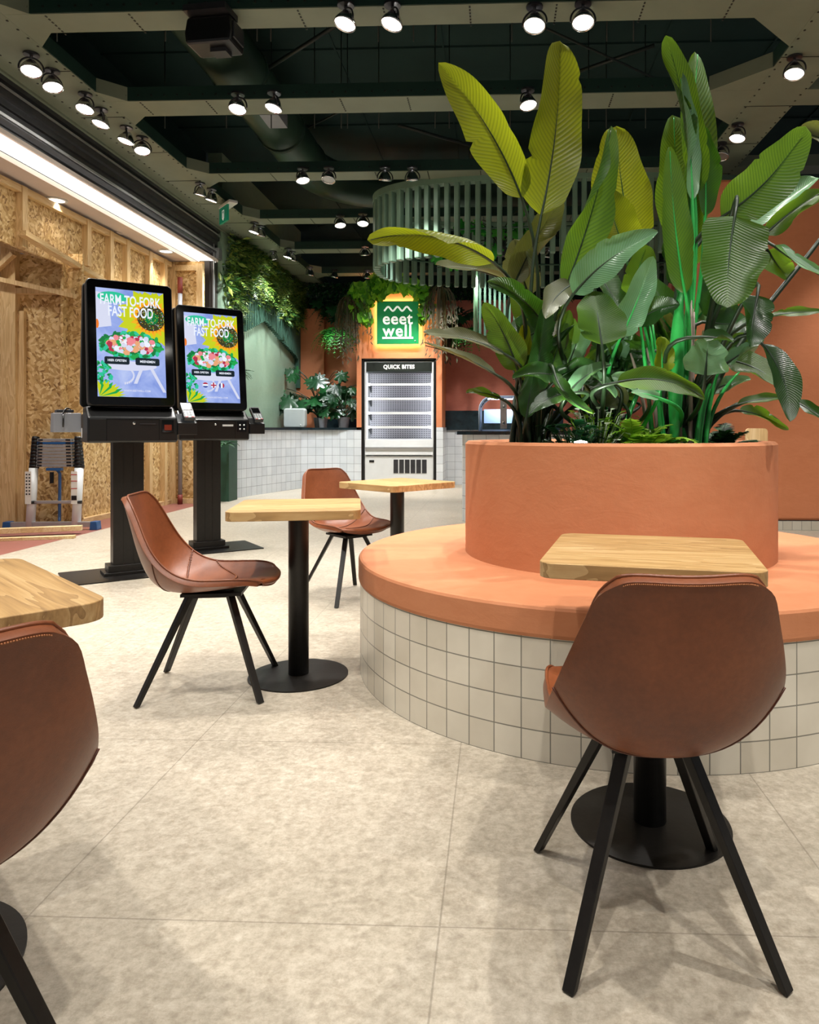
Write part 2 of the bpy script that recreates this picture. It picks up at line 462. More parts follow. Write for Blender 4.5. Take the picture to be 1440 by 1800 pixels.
# tiled dado of the left service counter, sweeping round to the chiller
g = [G(403, 877), G(409, 876), G(422, 874.5), G(440, 871.5), G(470, 867), G(500, 862.5), G(530, 858.5)]
pts = [(p.x, p.y) for p in g]
e = pts[-1]; q = (fl - .02, 13.27)
pts += [((1 - t) ** 2 * e[0] + 2 * t * (1 - t) * (e[0] + .22) + t * t * (e[0] + .62), (1 - t) ** 2 * e[1] + 2 * t * (1 - t) * (e[1] + .18) + t * t * 13.42) for t in (.25, .5, .75, 1)]
pts += [(pl - .06, 13.3), (fl, 13.29)]
ctr = thing('service_counter', 'white square-tiled counter with dark stone top curving along the green wall', 'counter', (0, 0, 0))
MB().wallstrip(pts, 0, 1.07).build('tiled_front', M['tile_white'], ctr)
top = [(x + .02, y - .04) for x, y in pts[:-2]] + [(pl, 13.3), (pl, 15.18), (-4.19, 15.18), (-4.19, pts[0][1])]
MB().prism(top, 2, 1.07, 1.115).build('worktop', M['stone_dark'], ctr)
MB().b2((-4.19, 15.1, 1.115), (pl, 15.16, 1.30)).build('upstand', M['stone_dark'], ctr)
o = MB().wallstrip([(fr, 13.29), (pr + .02, 13.29), (pr + .02, 14.2), (1.2, 14.2)], 0, 1.12).build('wall_dado', M['tile_white']); struct(o)
a = PY_(777, 722, 14.2); b = PY_(990, 756, 14.2)
tag(MB().b2((a.x, 14.17, b.z), (b.x, 14.28, a.z)).build('stone_splashback', M['stone_dark']), 'dark blue-black veined stone panel on the rose wall right of the chiller', 'wall panel')

# green end post of the wall and shutter jamb
struct(MB().b2((-4.28, 10.75, 0), (-4.02, 11.1, 1.05)).build('trim_2', plain('dark_green_plaster', '1E4534', .6, 0, .5, None, .15, 8)))
struct(MB().b2((-4.46, 10.72, 0), (-4.30, 10.98, 3.7)).b2((-4.30, 10.74, 0), (-4.27, 10.95, 4.1)).build('trim_3', plain('dark_bronze_jamb', '2A2420', .45, .2)))
struct(MB().b2((-4.268, 10.76, 0), (-4.255, 10.80, 4.0)).build('trim_4', M['alu']))
tag(MB().b2((-4.45, 10.66, 2.55), (-4.34, 10.72, 2.82)).build('timber_block', M['pine']), 'short orange timber block on the dark shutter jamb', 'timber')

# roller shutter box above the opening
sh = thing('roller_shutter', 'dark metal roller shutter box with ribbed slats along the top of the opening', 'shutter', (-4.3, 0, 0))
pr_ = [(-.16, 3.72), (.02, 3.72), (.06, 3.75), (.06, 3.79), (.03, 3.80), (.03, 3.86), (.05, 3.87), (.05, 3.93), (.08, 3.94), (.08, 3.99), (.05, 4.00), (.05, 4.05), (.09, 4.06), (.09, 4.10), (-.16, 4.10)]
MB().prism(pr_, 1, -2.5, 10.9).build('shutter_box', M['alu_dark'], sh)
MB().b2((.055, -2.5, 3.765), (.075, 10.9, 3.79)).b2((.083, -2.5, 4.0), (.095, 10.9, 4.02)).build('guide_rail', M['alu'], sh)
MB().b2((-.16, -2.5, 3.66), (.0, 10.88, 3.72)).build('brush_seal', M['black'], sh)
MB().b2((.0, 10.82, 3.66), (.1, 10.95, 3.82)).build('end_bracket', M['alu'], sh)
# passage soffit with its lit cove
struct(MB().b2((-8, -2.5, 3.55), (-4.50, 10.9, 3.6)).b2((-4.27, -2.5, 3.62), (-4.24, 10.9, 3.66)).build('ceiling_passage', M['soffit']))
tag(MB().b2((-4.49, -2.5, 3.605), (-4.27, 10.88, 3.64)).build('light_strip', M['strip']), 'long continuous white light strip set beside the roller shutter', 'light')
for i, (px, py, lab) in enumerate(((99, 351, 'round recessed downlight above the ventilation slots'), (292, 441, 'small round recessed downlight above the far chipboard corner'))):
    p = G(px, py, 3.55)
    t = thing('recessed_downlight', lab, 'light', (p.x, p.y, 3.55), 0, 'downlights in the passage soffit')
    MB().lathe([(.11, 0), (.11, -.012), (.085, -.015)], n=28).build('ring', M['white'], t)
    MB().lathe([(.085, -.008), (.001, -.008)], n=28).build('lens', M['downlight'], t)
for k, (x, y) in enumerate([tuple(G(99, 351, 3.55))[:2], tuple(G(292, 441, 3.55))[:2], (-4.65, 4.6), (-5.6, 6.2), (-5.6, 7.2)]):  # last three have no fixture, added to brighten the passage
    L = bpy.data.lights.new('downlight_and_fill_lamp', 'SPOT'); L.energy = 55; L.color = (1, .96, .9); L.spot_size = radians(110); L.spot_blend = .8; L.shadow_soft_size = .05
    lo = bpy.data.objects.new('downlight_and_fill_lamp', L); COL.objects.link(lo); lo.location = (x, y, 3.52)
p = G(208, 408, 3.55)
tag(MB().lathe([(.05, 0), (.05, -.02), (.001, -.025)], (p.x, p.y, 3.55), 20).build('smoke_detector', M['soffit']), 'small pale round detector on the passage soffit', 'detector')
p = G(98, 369, 3.55)
v = MB()
for k in range(9): v.b2((p.x - .16 + k * .0, p.y - .32 + k * .075, 3.543), (p.x + .10, p.y - .29 + k * .075, 3.551))
tag(v.build('ventilation_slots', M['dark_grey']), 'row of dark ventilation slots in the passage soffit', 'vent')

# ---- chipboard hoarding
OX = -4.79; OT = 3.51
hd = thing('chipboard_hoarding', 'long chipboard hoarding with pine studs closing off the passage', 'hoarding', (0, 0, 0))
MB().b2((OX - .03, 7.85, 0), (OX, 10.5, OT)).build('board', M['osb'], hd)
MB().b2((OX - .03, 5.0, 2.9), (OX, 7.85, OT)).build('board', M['osb'], hd)
for y in (9.15, 9.75, 10.2):
    MB().b2((OX, y - .04, 0), (OX + .07, y + .04, OT)).build('stud', M['pine'], hd)
for y, z0 in ((8.75, 1.9), (8.25, 2.97), (7.1, 2.9)): MB().b2((OX, y - .04, z0), (OX + .07, y + .04, OT)).build('stud', M['pine'], hd)
MB().b2((OX, 5, OT - .07), (OX + .06, 10.4, OT)).build('top_rail', M['pine_x'], hd)
MB().b2((OX, 7.9, 0), (OX + .06, 10.4, .06)).build('bottom_rail', M['pine_x'], hd)
MB().bar((OX + .10, 7.0, 3.02), (OX + .10, 9.6, 2.70), .05, .09, (1, 0, 0)).build('diagonal_brace', M['pine_x'], hd)
rt = thing('chipboard_return', 'narrow chipboard panel with pine frame beside the shutter jamb', 'hoarding', (0, 10.5, 0))
MB().b2((OX, 0, 0), (-4.30, .03, 3.54)).build('board', M['osb'], rt)
for x in (OX + .04, -4.345): MB().b2((x - .045, -.05, 0), (x + .045, 0, 3.5)).build('stud', M['pine'], rt)
for z in (3.44, .03): MB().b2((OX + .08, -.05, z - .04), (-4.39, 0, z + .04)).build('rail', M['pine_x'], rt)
MB().b2((OX + .09, -.004, 2.36), (-4.39, .0, 2.37)).build('joint', M['rivet'], rt)
# front facing chipboard panel behind the ladder
FY = 7.95
X0 = PY_(-60, 700, FY).x; X1 = PY_(145, 700, FY).x
fp = thing('chipboard_partition', 'large chipboard partition facing the room behind the telescopic ladder', 'hoarding', (0, FY, 0))
MB().b2((X0, 0, 0), (X1, .025, PY_(80, 447, FY).z)).build('board', M['osb'], fp)
a = PY_(10, 450, FY); b = PY_(36, 450, FY)
MB().b2((a.x, -.09, 0), (b.x, -.002, 3.54)).build('stud', M['pine'], fp)
MB().b2((b.x, -.05, 0), (b.x + .07, -.002, 2.4)).build('stud', M['pine'], fp)
MB().b2((b.x, -.012, PY_(0, 515, FY).z), (X1 - .04, -.001, PY_(0, 447, FY).z - .005)).build('overlay_board', M['osb'], fp)
p0 = PY_(-10, 489, FY - .12); p1 = PY_(130, 520, FY - .12)
MB().bar((p0.x, -.13, p0.z), (p1.x, -.10, p1.z), .05, .075, (0, 1, 0)).build('batten', M['pine'], fp)
p0 = PY_(25, 512, FY - .05); p1 = PY_(128, 513, FY - .05)
MB().bar((p0.x, -.05, p0.z), (p1.x, -.05, p1.z), .06, .09, (0, 1, 0)).build('batten', M['pine'], fp)
p0 = PY_(-10, 425, FY - .12); p1 = PY_(75, 452, FY - .12)
MB().bar((p0.x, -.12, p0.z), (p1.x, -.12, p1.z), .05, .06, (0, 1, 0)).build('batten', M['pine'], fp)
p0 = PY_(-12, 480, FY - .15); p1 = PY_(24, 446, FY - .15)
MB().bar((p0.x, -.15, p0.z), (p1.x, -.15, p1.z), .045, .07, (0, 1, 0)).build('batten', M['pine'], fp)
# steel prop standing in the corner
p = G(284, 893)
pp = thing('steel_prop', 'slim galvanised steel prop with red ends in the chipboard corner', 'prop', (OX + .2, 10.36, 0))
MB().tube([(0, 0, .12), (0, 0, 3.1)], .03, 12).build('tube', M['grey_metal'], pp)
MB().tube([(0, 0, 0), (0, 0, .14)], .035, 12).tube([(0, 0, 3.05), (0, 0, 3.28)], .035, 12).build('red_end', plain('red_oxide_paint', '7A2E24', .6), pp)

# ================================================================== CEILING GRID
BY = [(-2.3, -2.02), (-.45, -.17), (1.45, 1.73), (3.3, 3.58), (5.17, 5.42), (6.58, 6.9), (8.48, 8.76), (10.32, 10.6), (12.1, 12.38), (13.98, 14.24)]
def girder(name, lo, hi, along, faces):
    g = MB(); g.b2(lo, hi)
    g.m = 1
    if along == 0:
        for y in (lo[1], hi[1]):
            g.b2((lo[0], y - .006, lo[2] + .006), (hi[0], y + .006, hi[2]))
        g.m = 2
        n = int((hi[0] - lo[0]) / .12)
        for k in range(n):
            g.box((lo[0] + .06 + k * .12, lo[1] - .008, lo[2] + .05), (.014, .014, .014))
        for k in range(int((hi[0] - lo[0]) / .62)):           # seam rows under the flange
            x = lo[0] + .3 + k * .62
            for j in range(7): g.box((x, lo[1] + .03 + j * .04, lo[2] - .001), (.012, .018, .006))
    else:
        for x in (lo[0], hi[0]):
            g.b2((x - .006, lo[1], lo[2] + .006), (x + .006, hi[1], hi[2]))
        g.m = 2
        for k in range(int((hi[1] - lo[1]) / .12)):
            for x in (lo[0] + .02, hi[0] - .02): g.box((x, lo[1] + .06 + k * .12, lo[2] - .001), (.014, .014, .008))
        for k in range(int((hi[1] - lo[1]) / .9)):
            g.box(((lo[0] + hi[0]) / 2, lo[1] + .4 + k * .9, lo[2] - .001), (hi[0] - lo[0], .006, .005))
    return struct(g.build(name, [M['girder'], M['girder_dark'], M['rivet']]))
GX = [(-4.03, -3.6), (2.3, 2.75)]
girder('trim_5', (GX[0][0], -2.5, HG), (GX[0][1], 15.3, HG + .13), 1, 0)
girder('trim_6', (GX[1][0], -2.5, HG), (GX[1][1], 15.3, HG + .13), 1, 0)
struct(MB().b2((-4.2, -2.5, HG + .02), (-4.03, 15.2, HG + .1)).b2((-4.22, -2.5, HG - .0), (-4.18, 15.2, HG + .35)).build('trim_7', M['girder']))
n = 8
for y0, y1 in BY:
    girder('trim_%d' % n, (GX[0][1], y0, HG + .001), (GX[1][0], y1, HG + .131), 0, 0); n += 1
    struct(MB().b2((GX[1][1], y0, HG + .001), (6.5, y1, HG + .131)).build('trim_%d' % n, M['girder'])); n += 1
    g = MB()                                                   # chamfer gussets in the pocket corners
    c = .2
    for x, sx in ((GX[0][1], 1), (GX[1][0], -1)):
        for y, sy in ((y0, -1), (y1, 1)):
            cc = c if sx > 0 else .42
            g.prism([(x, y), (x + sx * cc, y), (x, y + sy * cc)], 2, HG + .002, HG + .13)
    struct(g.build('trim_%d' % n, [M['girder']])); n += 1

# ducts, rods and pipes above the grid
du = thing('ventilation_duct', 'large round green ventilation duct running above the girder grid', 'duct', (0, 0, 0))
pts_ = [(-2.62, 4.2, 4.72), (-2.62, 9.9, 4.72)] + [(-2.62 + 1.1 * (1 - cos(a)), 9.9 + 1.1 * sin(a), 4.72) for a in [radians(15 * k) for k in range(1, 7)]] + [(2.2, 11.0, 4.72)]
MB().tube(pts_, .28, 24).build('duct_tube', M['duct'], du)
for y in (5.9, 7.3, 8.7, 9.8): MB().tube([(-2.62, y - .03, 4.72), (-2.62, y + .03, 4.72)], .295, 24).build('collar', M['duct'], du)
for y in (6.0, 7.55): MB().b2((-2.50, y, 4.38), (-2.30, y + .34, 4.52)).build('air_outlet', M['grey_metal'], du)
pp_ = [((440, 140, 4.8), (606, 35, 4.8)), ((960, 50, 4.75), (1160, 142, 4.75)), ((700, 220, 4.7), (850, 262, 4.7)), ((520, 235, 4.9), (640, 175, 4.9)),
       ((990, 135, 4.9), (1150, 80, 4.9)), ((560, 398, 4.5), (660, 380, 4.5))]
for i, (a, b) in enumerate(pp_):
    lab = ['thin dark diagonal pipe above the nearest spotlights, left of centre', 'dark sprinkler pipe crossing the ceiling behind the tallest leaves', 'dark sprinkler pipe above the slatted drum',
           'thin dark diagonal pipe above the second cross beam', 'thin dark pipe near the ceiling behind the right hand leaves', 'short pipe above the distant cross beams'][i]
    tag(MB().tube([G(*a), G(*b)], .012 if i % 2 else .02, 10).build('ceiling_pipe', M['pipe']), lab, 'pipe')
rods = [(100, 90), (291, 95), (352, 120), (476, 80), (452, 115), (665, 120), (727, 90), (767, 85), (900, 130), (1067, 85), (1114, 90), (1250, 105), (1375, 70),
        (290, 220), (398, 230), (477, 235), (553, 230), (666, 230), (765, 230), (790, 240), (897, 230), (1035, 235), (1066, 230), (600, 250), (611, 262), (1135, 235)]
rm = MB()
root = None
for i, (px, py) in enumerate(rods):
    z = 5.9 if py < 180 else 7.6
    p = P(px, py, z)
    r = MB().tube([(0, 0, 0), (0, 0, 1.18)], .006, 6).build('threaded_rod', M['pipe']) if root is None else root.copy()
    if root is None: root = r
    else: COL.objects.link(r)
    r.location = (p.x, p.y, HG + .125)
    tag(r, 'thin black hanging rod between ceiling deck and girder grid', 'rod', 'threaded rods above the grid')

# ================================================================== SPOTLIGHTS
def spot_proto():
    t = thing('ceiling_spotlight', 'x', 'spotlight')
    MB().lathe([(.001, 0), (.06, 0), (.06, -.015), (.001, -.015)], n=20).build('mount_plate', M['alu_dark'], t)
    y = MB().tube([(0, 0, -.01), (0, 0, -.035)], .012, 8)
    y.tube([(.088 * sin(a), 0, -.12 + .088 * cos(a)) for a in [radians(-100 + 10 * k) for k in range(21)]], .007, 8)
    y.build('yoke', M['alu_dark'], t)
    hs = bpy.data.objects.new('lamp_head', None)
    R = Matrix.Rotation(radians(16), 3, 'X')
    m = MB().lathe([(.012, .075), (.03, .07), (.045, .05), (.066, .015), (.078, -.012), (.080, -.03), (.074, -.032), (.070, -.015)], (0, 0, -.12), 28, R=R, smooth=True)
    h = m.build('lamp_head', M['chrome'], t)
    bpy.data.objects.remove(hs)
    l = MB().lathe([(.072, -.022), (.04, -.019), (.001, -.018)], (0, 0, -.12), 28, R=R)
    l.build('lens', M['lamp_on'], t)
    L = bpy.data.lights.new('spot_lamp', 'SPOT'); L.energy = SPOT_W; L.color = SPOT_COL; L.spot_size = radians(72); L.spot_blend = .7; L.shadow_soft_size = .035
    lo = bpy.data.objects.new('spot_lamp', L); COL.objects.link(lo); lo.parent = t
    lo.location = Vector((0, 0, -.12)) + R @ Vector((0, 0, -.04)); lo.rotation_euler = (radians(16), 0, 0)
    return t
def unlit(t):
    for c in list(t.children):
        if c.type == 'LIGHT': bpy.data.objects.remove(c)
        elif c.name.startswith('lens'): c.data = c.data.copy(); c.data.materials[0] = M['lamp_off']
protoS = spot_proto()
LS = []
def lamps(lst, names, lit=None):
    for i, (px, py) in enumerate(lst): LS.append((px, py, names[i], not (lit and i in lit)))
o4 = ['leftmost', 'second from the left', 'third from the left', 'rightmost']
lamps([(608, 42), (690, 42), (940, 45), (1025, 40)], ['spotlight on the nearest cross beam, %s of the four' % k for k in o4])
lamps([(418, 192), (482, 190), (928, 185), (997, 183)], ['spotlight on the second cross beam, %s of the four' % k for k in o4])
lamps([(532, 317), (578, 316), (677, 316), (725, 316)], ['spotlight on the third cross beam, leftmost of the four', 'unlit spotlight on the third cross beam above the duct bend', 'spotlight on the third cross beam, left one in front of the slatted drum', 'spotlight on the third cross beam, right one in front of the slatted drum'], [1])
lamps([(598, 396), (638, 393)], ['small spotlight on the fourth cross beam, left of the pair', 'small spotlight on the fourth cross beam, right of the pair'])
lamps([(545, 483), (588, 487), (642, 448)], ['far spotlight at the end of the left girder', 'unlit far spotlight above the recess planting', 'far spotlight just left of the slatted drum'], [1])
lamps([(646, 488), (676, 490)], ['far spotlight above the hanging vines, left of the pair', 'far spotlight above the hanging vines, right of the pair'])
ln = ['lit spotlight on the left girder, %s from the front' % k for k in ('first', 'second', 'third', 'fourth', 'fifth', 'sixth', 'seventh', 'eighth', 'ninth', 'tenth', 'eleventh', 'twelfth')]
lamps([(55, 125), (92, 153), (150, 192), (178, 218), (222, 248), (250, 265), (352, 342), (372, 352), (447, 408), (458, 414), (506, 452), (514, 457)], ln)
lamps([(1397, 130), (1297, 243), (1268, 275)], ['spotlight on the right girder, nearest of the three', 'spotlight on the right girder, middle of the three', 'unlit spotlight on the right girder behind the leaf tips'], [2])
FRONT = bpy.data.lights.new('spot_lamp_front', 'SPOT'); FRONT.energy = SPOT_W * 1.3; FRONT.color = (1, .955, .89); FRONT.spot_size = radians(78); FRONT.spot_blend = .7; FRONT.shadow_soft_size = .03
COOL = bpy.data.lights.new('spot_lamp_cool', 'SPOT'); COOL.energy = SPOT_W * 1.25; COOL.color = (.93, .97, 1.0); COOL.spot_size = radians(88); COOL.spot_blend = .75; COOL.shadow_soft_size = .05
first = True
for px, py, lab, lit in LS:
    p = G(px, py, HG - .14)
    rz = random.uniform(0, 2 * pi)
    rz = pi + random.uniform(-1.1, 1.1)
    if 'slatted drum' in lab and 'third' in lab: rz = random.uniform(-.3, .3)
    if p.y > 11.5: rz = random.uniform(-.5, .5)
    if p.y > 8.5 and p.x < -3: rz = pi / 2 + random.uniform(-.7, .3)
    t = protoS if first else dup(protoS)
    first = False
    if p.y > 9:
        for c_ in t.children:
            if c_.type == 'LIGHT': c_.data = COOL
    t.location = (p.x, p.y, HG); t.rotation_euler = (0, 0, rz); t['label'] = lab; t['group'] = 'spotlights under the green girders'
    if not lit: unlit(t)
# the same fixtures go on over and behind the viewpoint and past the planter
for k, (x, y) in enumerate([(-2.3, 3.44), (-1.5, 3.44), (.5, 3.44), (1.3, 3.44), (-1.9, 1.6), (-.6, 1.6), (.9, 1.6), (2.0, 1.6), (-1.6, -.3), (0.0, -.3), (1.5, -.3), (-3.8, 3.9), (-3.8, 2.2), (2.5, 3.6), (2.5, 5.0),
                            (-3.8, 12.2), (3.6, 5.3), (3.8, 6.75)]):
    t = dup(protoS, (x, y, HG), random.uniform(-.7, .7))
    if y < 4:
        for c_ in t.children:
            if c_.type == 'LIGHT': c_.data = FRONT
    t['label'] = 'ceiling spotlight on the girders over and beside the viewpoint'; t['group'] = 'spotlights outside the picture'
for k, (px, Y) in enumerate([(700, 12.2), (745, 12.2), (790, 12.2), (850, 12.2), (905, 12.2), (965, 12.2), (1030, 12.2)]):  # unseen lamps added to brighten the back walls
    p = PY_(px, 400, Y); t = dup(protoS, (p.x, Y, HG), .2 * k - .4)
    t['label'] = 'unseen ceiling spotlight added behind the slatted drum to brighten the back wall'; t['group'] = 'spotlights added behind the drum'

# speaker / projector under the nearest beam
p = P(363, 55, 5.2)
t = thing('ceiling_projector', 'black boxy projector hanging under the nearest cross beam', 'projector', (p.x, p.y + .05, HG), radians(-6))
m = MB(); m.prism([(-.17, -.24), (.17, -.24), (.18, -.16), (.17, -.05), (-.16, -.05), (-.18, -.16)], 1, -.03, .2); m.build('casing', M['black'], t, bevel=.02)
MB().b2((-.15, -.1, -.045), (.17, .1, -.0)).build('mount_bracket', M['alu_dark'], t)
MB().b2((.175, -.0, -.20), (.19, .16, -.08)).build('side_panel', M['dark_grey'], t, bevel=.004)
MB().b2((-.02, .05, -.27), (.10, .15, -.238)).build('air_outlet', M['dark_grey'], t)
# exit sign
p = P(394, 378, 9.6)
t = thing('exit_sign', 'green emergency exit sign with white pictogram under the left girder', 'sign', (p.x, p.y, p.z), radians(-50))
MB().b2((-.15, -.012, -.10), (.15, .012, .11)).build('panel', M['exit_green'], t)
m = MB().b2((-.035, -.016, -.05), (-.027, -.012, .06)).b2((.027, -.016, -.05), (.035, -.012, .06)).b2((-.035, -.016, .052), (.035, -.012, .06)).prism([(0, -.075), (.022, -.045), (-.022, -.045)], 1, -.016, -.012).b2((-.006, -.016, -.05), (.006, -.012, .02))
m.build('pictogram', M['white_text'], t)
MB().b2((-.16, -.02, .11), (.24, .1, .15)).build('lamp_housing', M['white'], t, bevel=.01)
MB().tube([(0, .04, .15), (0, .04, HG - p.z)], .01, 8).build('hanger', M['alu'], t)

# ================================================================== ROUND BENCH AND PLANTER
bx, by = room(.698, 3.477); RB = 1.21; RP = .716; HB = .508; HL = .405; HP = 1.026
bn = thing('round_bench', 'big round bench with terracotta plaster seat on a cream square-tiled base', 'bench', (bx, by, 0))
MB().lathe([(RB - .004, 0), (RB - .004, HL)], n=152, smooth=True, uvr=.1 * 76 / (2 * pi)).build('tiled_base', M['tile'], bn, recalc=True)
MB().lathe([(.3, HL), (RB, HL), (RB + .003, HL + .012), (RB + .003, HB - .012), (RB - .002, HB - .003), (RB - .012, HB), (.3, HB)], n=152, smooth=False).build('seat', M['terra'], bn)
pn = thing('round_planter', 'tall round terracotta plaster planter rising from the middle of the round bench', 'planter', (bx, by, HB))
h = HP - HB
o = MB().lathe([(RP, 0), (RP, h - .012), (RP - .012, h), (RP - .07, h), (RP - .08, h - .012), (RP - .08, h - .2)], n=128, smooth=True).build('drum', M['terra'], pn)
MB().lathe([(RP - .078, h - .06), (.3, h - .04), (.001, h - .035)], n=64).build('soil', M['soil'], pn)
q = o.modifiers.new('e', 'EDGE_SPLIT'); q.split_angle = radians(35)

# ================================================================== TABLES
def make_table():
    t = thing('pedestal_table', 'x', 'table')
    m = MB(); m.prism(rrect(.54, .54, .042), 2, .712, .75); m.build('tabletop', M['oak'], t, bevel=.002)
    MB().lathe([(.001, .004), (.044, .004), (.044, .712)], n=32, smooth=True).build('column', M['steel_black'], t)
    MB().lathe([(.001, 0), (.215, 0), (.215, .006), (.05, .010), (.001, .010)], n=72).build('base_disc', M['steel_black'], t)
    MB().box((0, 0, .706), (.3, .06, .012)).box((0, 0, .706), (.06, .3, .012)).build('fixing_plate', M['black'], t)
    return t
def yaw_of(hx, hz):
    vx, vy = hx * cos(YAW) - hz * sin(YAW), hx * sin(YAW) + hz * cos(YAW)
    return atan2(-vx, vy)
T0 = make_table()
tl = [((.496, 2.0), (.24, .97), 'square oak table over the round bench, behind the chair seen from its back'),
      ((-.75, 3.20), (-.15, .99), 'square oak table in front of the cognac chair in side view'),
      ((-.455, 4.6), (.68, .73), 'small square oak table standing cornerwise behind the bench, the farthest one'),
      ((-1.17, 1.41), (.71, .71), 'oak table cut off by the left picture edge beside the nearest chair')]
for i, ((x, z), hd_, lab) in enumerate(tl):
    t = T0 if i == 0 else dup(T0)
    X, Y = room(x, z); t.location = (X, Y, 0); t.rotation_euler = (0, 0, yaw_of(*hd_)); t['label'] = lab; t['group'] = 'oak pedestal tables'
    if i == 3: t.scale = (1.25, 1.25, 1)         # this one is a size larger

# ================================================================== CHAIRS
# centre line (y, z) and edge line (half width, y, z) from the front lip to the top of the back
CEN = [(.264, .436), (.281, .450), (.274, .466), (.20, .466), (.12, .454), (.04, .442), (-.04, .434), (-.11, .432), (-.165, .445), (-.205, .478), (-.232, .53), (-.256, .60), (-.277, .68), (-.297, .76), (-.312, .812)]
EDG = [(.145, .232, .450), (.172, .240, .462), (.190, .226, .476), (.206, .180, .486), (.215, .115, .488), (.219, .045, .488), (.221, -.015, .491), (.222, -.068, .505), (.221, -.112, .530), (.217, -.148, .563), (.208, -.182, .608), (.192, -.212, .664), (.173, -.240, .724), (.155, -.268, .777), (.128, -.292, .808)]
def cmr(tab, u):
    f = max(0, min(1, u)) * (len(tab) - 1); i = min(int(f), len(tab) - 2); w = f - i
    a, b = tab[i], tab[i + 1]; p0 = tab[max(i - 1, 0)]; p3 = tab[min(i + 2, len(tab) - 1)]
    return [.5 * ((2 * a[k]) + (-p0[k] + b[k]) * w + (2 * p0[k] - 5 * a[k] + 4 * b[k] - p3[k]) * w * w + (-p0[k] + 3 * a[k] - 3 * b[k] + p3[k]) * w ** 3) for k in range(len(a))]
def shell_raw(u, t):
    y, z = cmr(CEN, u); w, ye, ze = cmr(EDG, u); q = abs(t) ** 2.3
    z_ = z + (ze - z) * q + .010 * (abs(t) ** 2 - abs(t) ** 6) * max(0, u) ** 10
    # rounded top corners
    return Vector((w * t, y + (ye - y) * q, z_))
def shell_pt(u, t, off=0.0):
    p = shell_raw(u, t)
    if off:
        e = .01
        du = shell_raw(min(1, u + e), t) - shell_raw(max(0, u - e), t); dt = shell_raw(u, min(1, t + e)) - shell_raw(u, max(-1, t - e))
        n = du.cross(dt).normalized()
        if n.y * .6 + n.z < 0: n = -n
        p = p + n * off
    return p
def make_chair():
    c = thing('bucket_chair', 'x', 'chair')
    nu, nt = 44, 28
    m = MB(); vs = []; fs = []
    for i in range(nu + 1):
        for j in range(nt + 1):
            vs.append(shell_pt(i / nu, -1 + 2 * j / nt))
    for i in range(nu):
        for j in range(nt):
            a = i * (nt + 1) + j; fs.append((a, a + 1, a + nt + 2, a + nt + 1))
    m.add(vs, fs, smooth=True)
    o = m.build('seat_shell', M['leather'], c, recalc=False)
    q = o.modifiers.new('solid', 'SOLIDIFY'); q.thickness = .024; q.offset = 1; q.use_even_offset = False
    q = o.modifiers.new('bev', 'BEVEL'); q.width = .009; q.segments = 3; q.limit_method = 'ANGLE'; q.angle_limit = radians(50)
    # piped edge all round
    loop = [shell_pt(i / 40, -1) for i in range(41)] + [shell_pt(1, -1 + 2 * j / 24) for j in range(1, 24)] + [shell_pt(1 - i / 40, 1) for i in range(41)] + [shell_pt(0, 1 - 2 * j / 24) for j in range(1, 25)]
    s = MB().tube(loop, .0042, 8)
    s.build('piping', M['leather'], o)
    # seams and tan stitching
    sm = MB(); st = MB()
    def seam(path, offs, stitch=True, both=True):
        pts = [shell_pt(u, t, offs) for u, t in path]
        sm.tube(pts, .0028, 6)
        if not stitch: return
        for a, b in zip(pts[:-1], pts[1:]):
            d = (b - a); s_ = d.cross(Vector((0, .5, .86)))
            if s_.length < 1e-6: continue
            s_ = s_.normalized() * .006; mid = (a + b) / 2
            st.tube([mid - s_ + d * .2, mid + s_ + d * .2], .0014, 4)
    def arc(u_edge, u_mid, n=46): return [(u_mid + (u_edge - u_mid) * abs(t) ** 2, t) for t in [-1 + 2 * k / n for k in range(n + 1)]]
    seam(arc(.60, .50), .002)            # between back and seat
    seam(arc(.44, .30), .002)            # seat cushion seam
    sm.build('seam', M['seam'], o); st.build('stitching', M['thread'], o)
    s2 = MB(); s3 = MB(); s2.tube([shell_pt(u, t, -.0245) for u, t in arc(.66, .535, 30)], .0026, 6)
    for k in range(70):
        t = -.92 + 1.84 * k / 70; a = shell_pt(1, t, -.0245); b = shell_pt(1, t + .016, -.0245)
        s3.tube([a - Vector((0, 0, .004)), b - Vector((0, 0, .004))], .0013, 4)
    s2.build('rear_seam', M['seam'], o); s3.build('stitching', M['thread'], o)
    MB().box((0, .02, .405), (.20, .24, .012)).box((0, .02, .398), (.14, .16, .02)).build('mounting_plate', M['steel_black'], c)
    for sx in (-1, 1):
        for sy in (-1, 1):
            a = Vector((sx * .062, .01 + sy * .075, .412)); b = Vector((sx * (.222 if sy > 0 else .208), sy * .235, .004))
            l = MB(); w0, w1, th = .030, .026, .011
            d = (b - a).normalized(); side = Vector((0, 0, 1)).cross(d).normalized(); nr = d.cross(side)
            vs = [a + side * x * w0 / 2 + nr * y * th for x, y in ((-1, -1), (1, -1), (1, 1), (-1, 1))]
            vs += [b + side * x * w1 / 2 + nr * y * th * .9 for x, y in ((-1, -1), (1, -1), (1, 1), (-1, 1))]
            for v in vs[4:]: v.z = .004
            l.add(vs, [(0, 1, 2, 3), (4, 5, 6, 7), (0, 1, 5, 4), (1, 2, 6, 5), (2, 3, 7, 6), (3, 0, 4, 7)])
            lg = l.build('leg', M['steel_black'], c, bevel=.002)
    return c
C0 = make_chair()
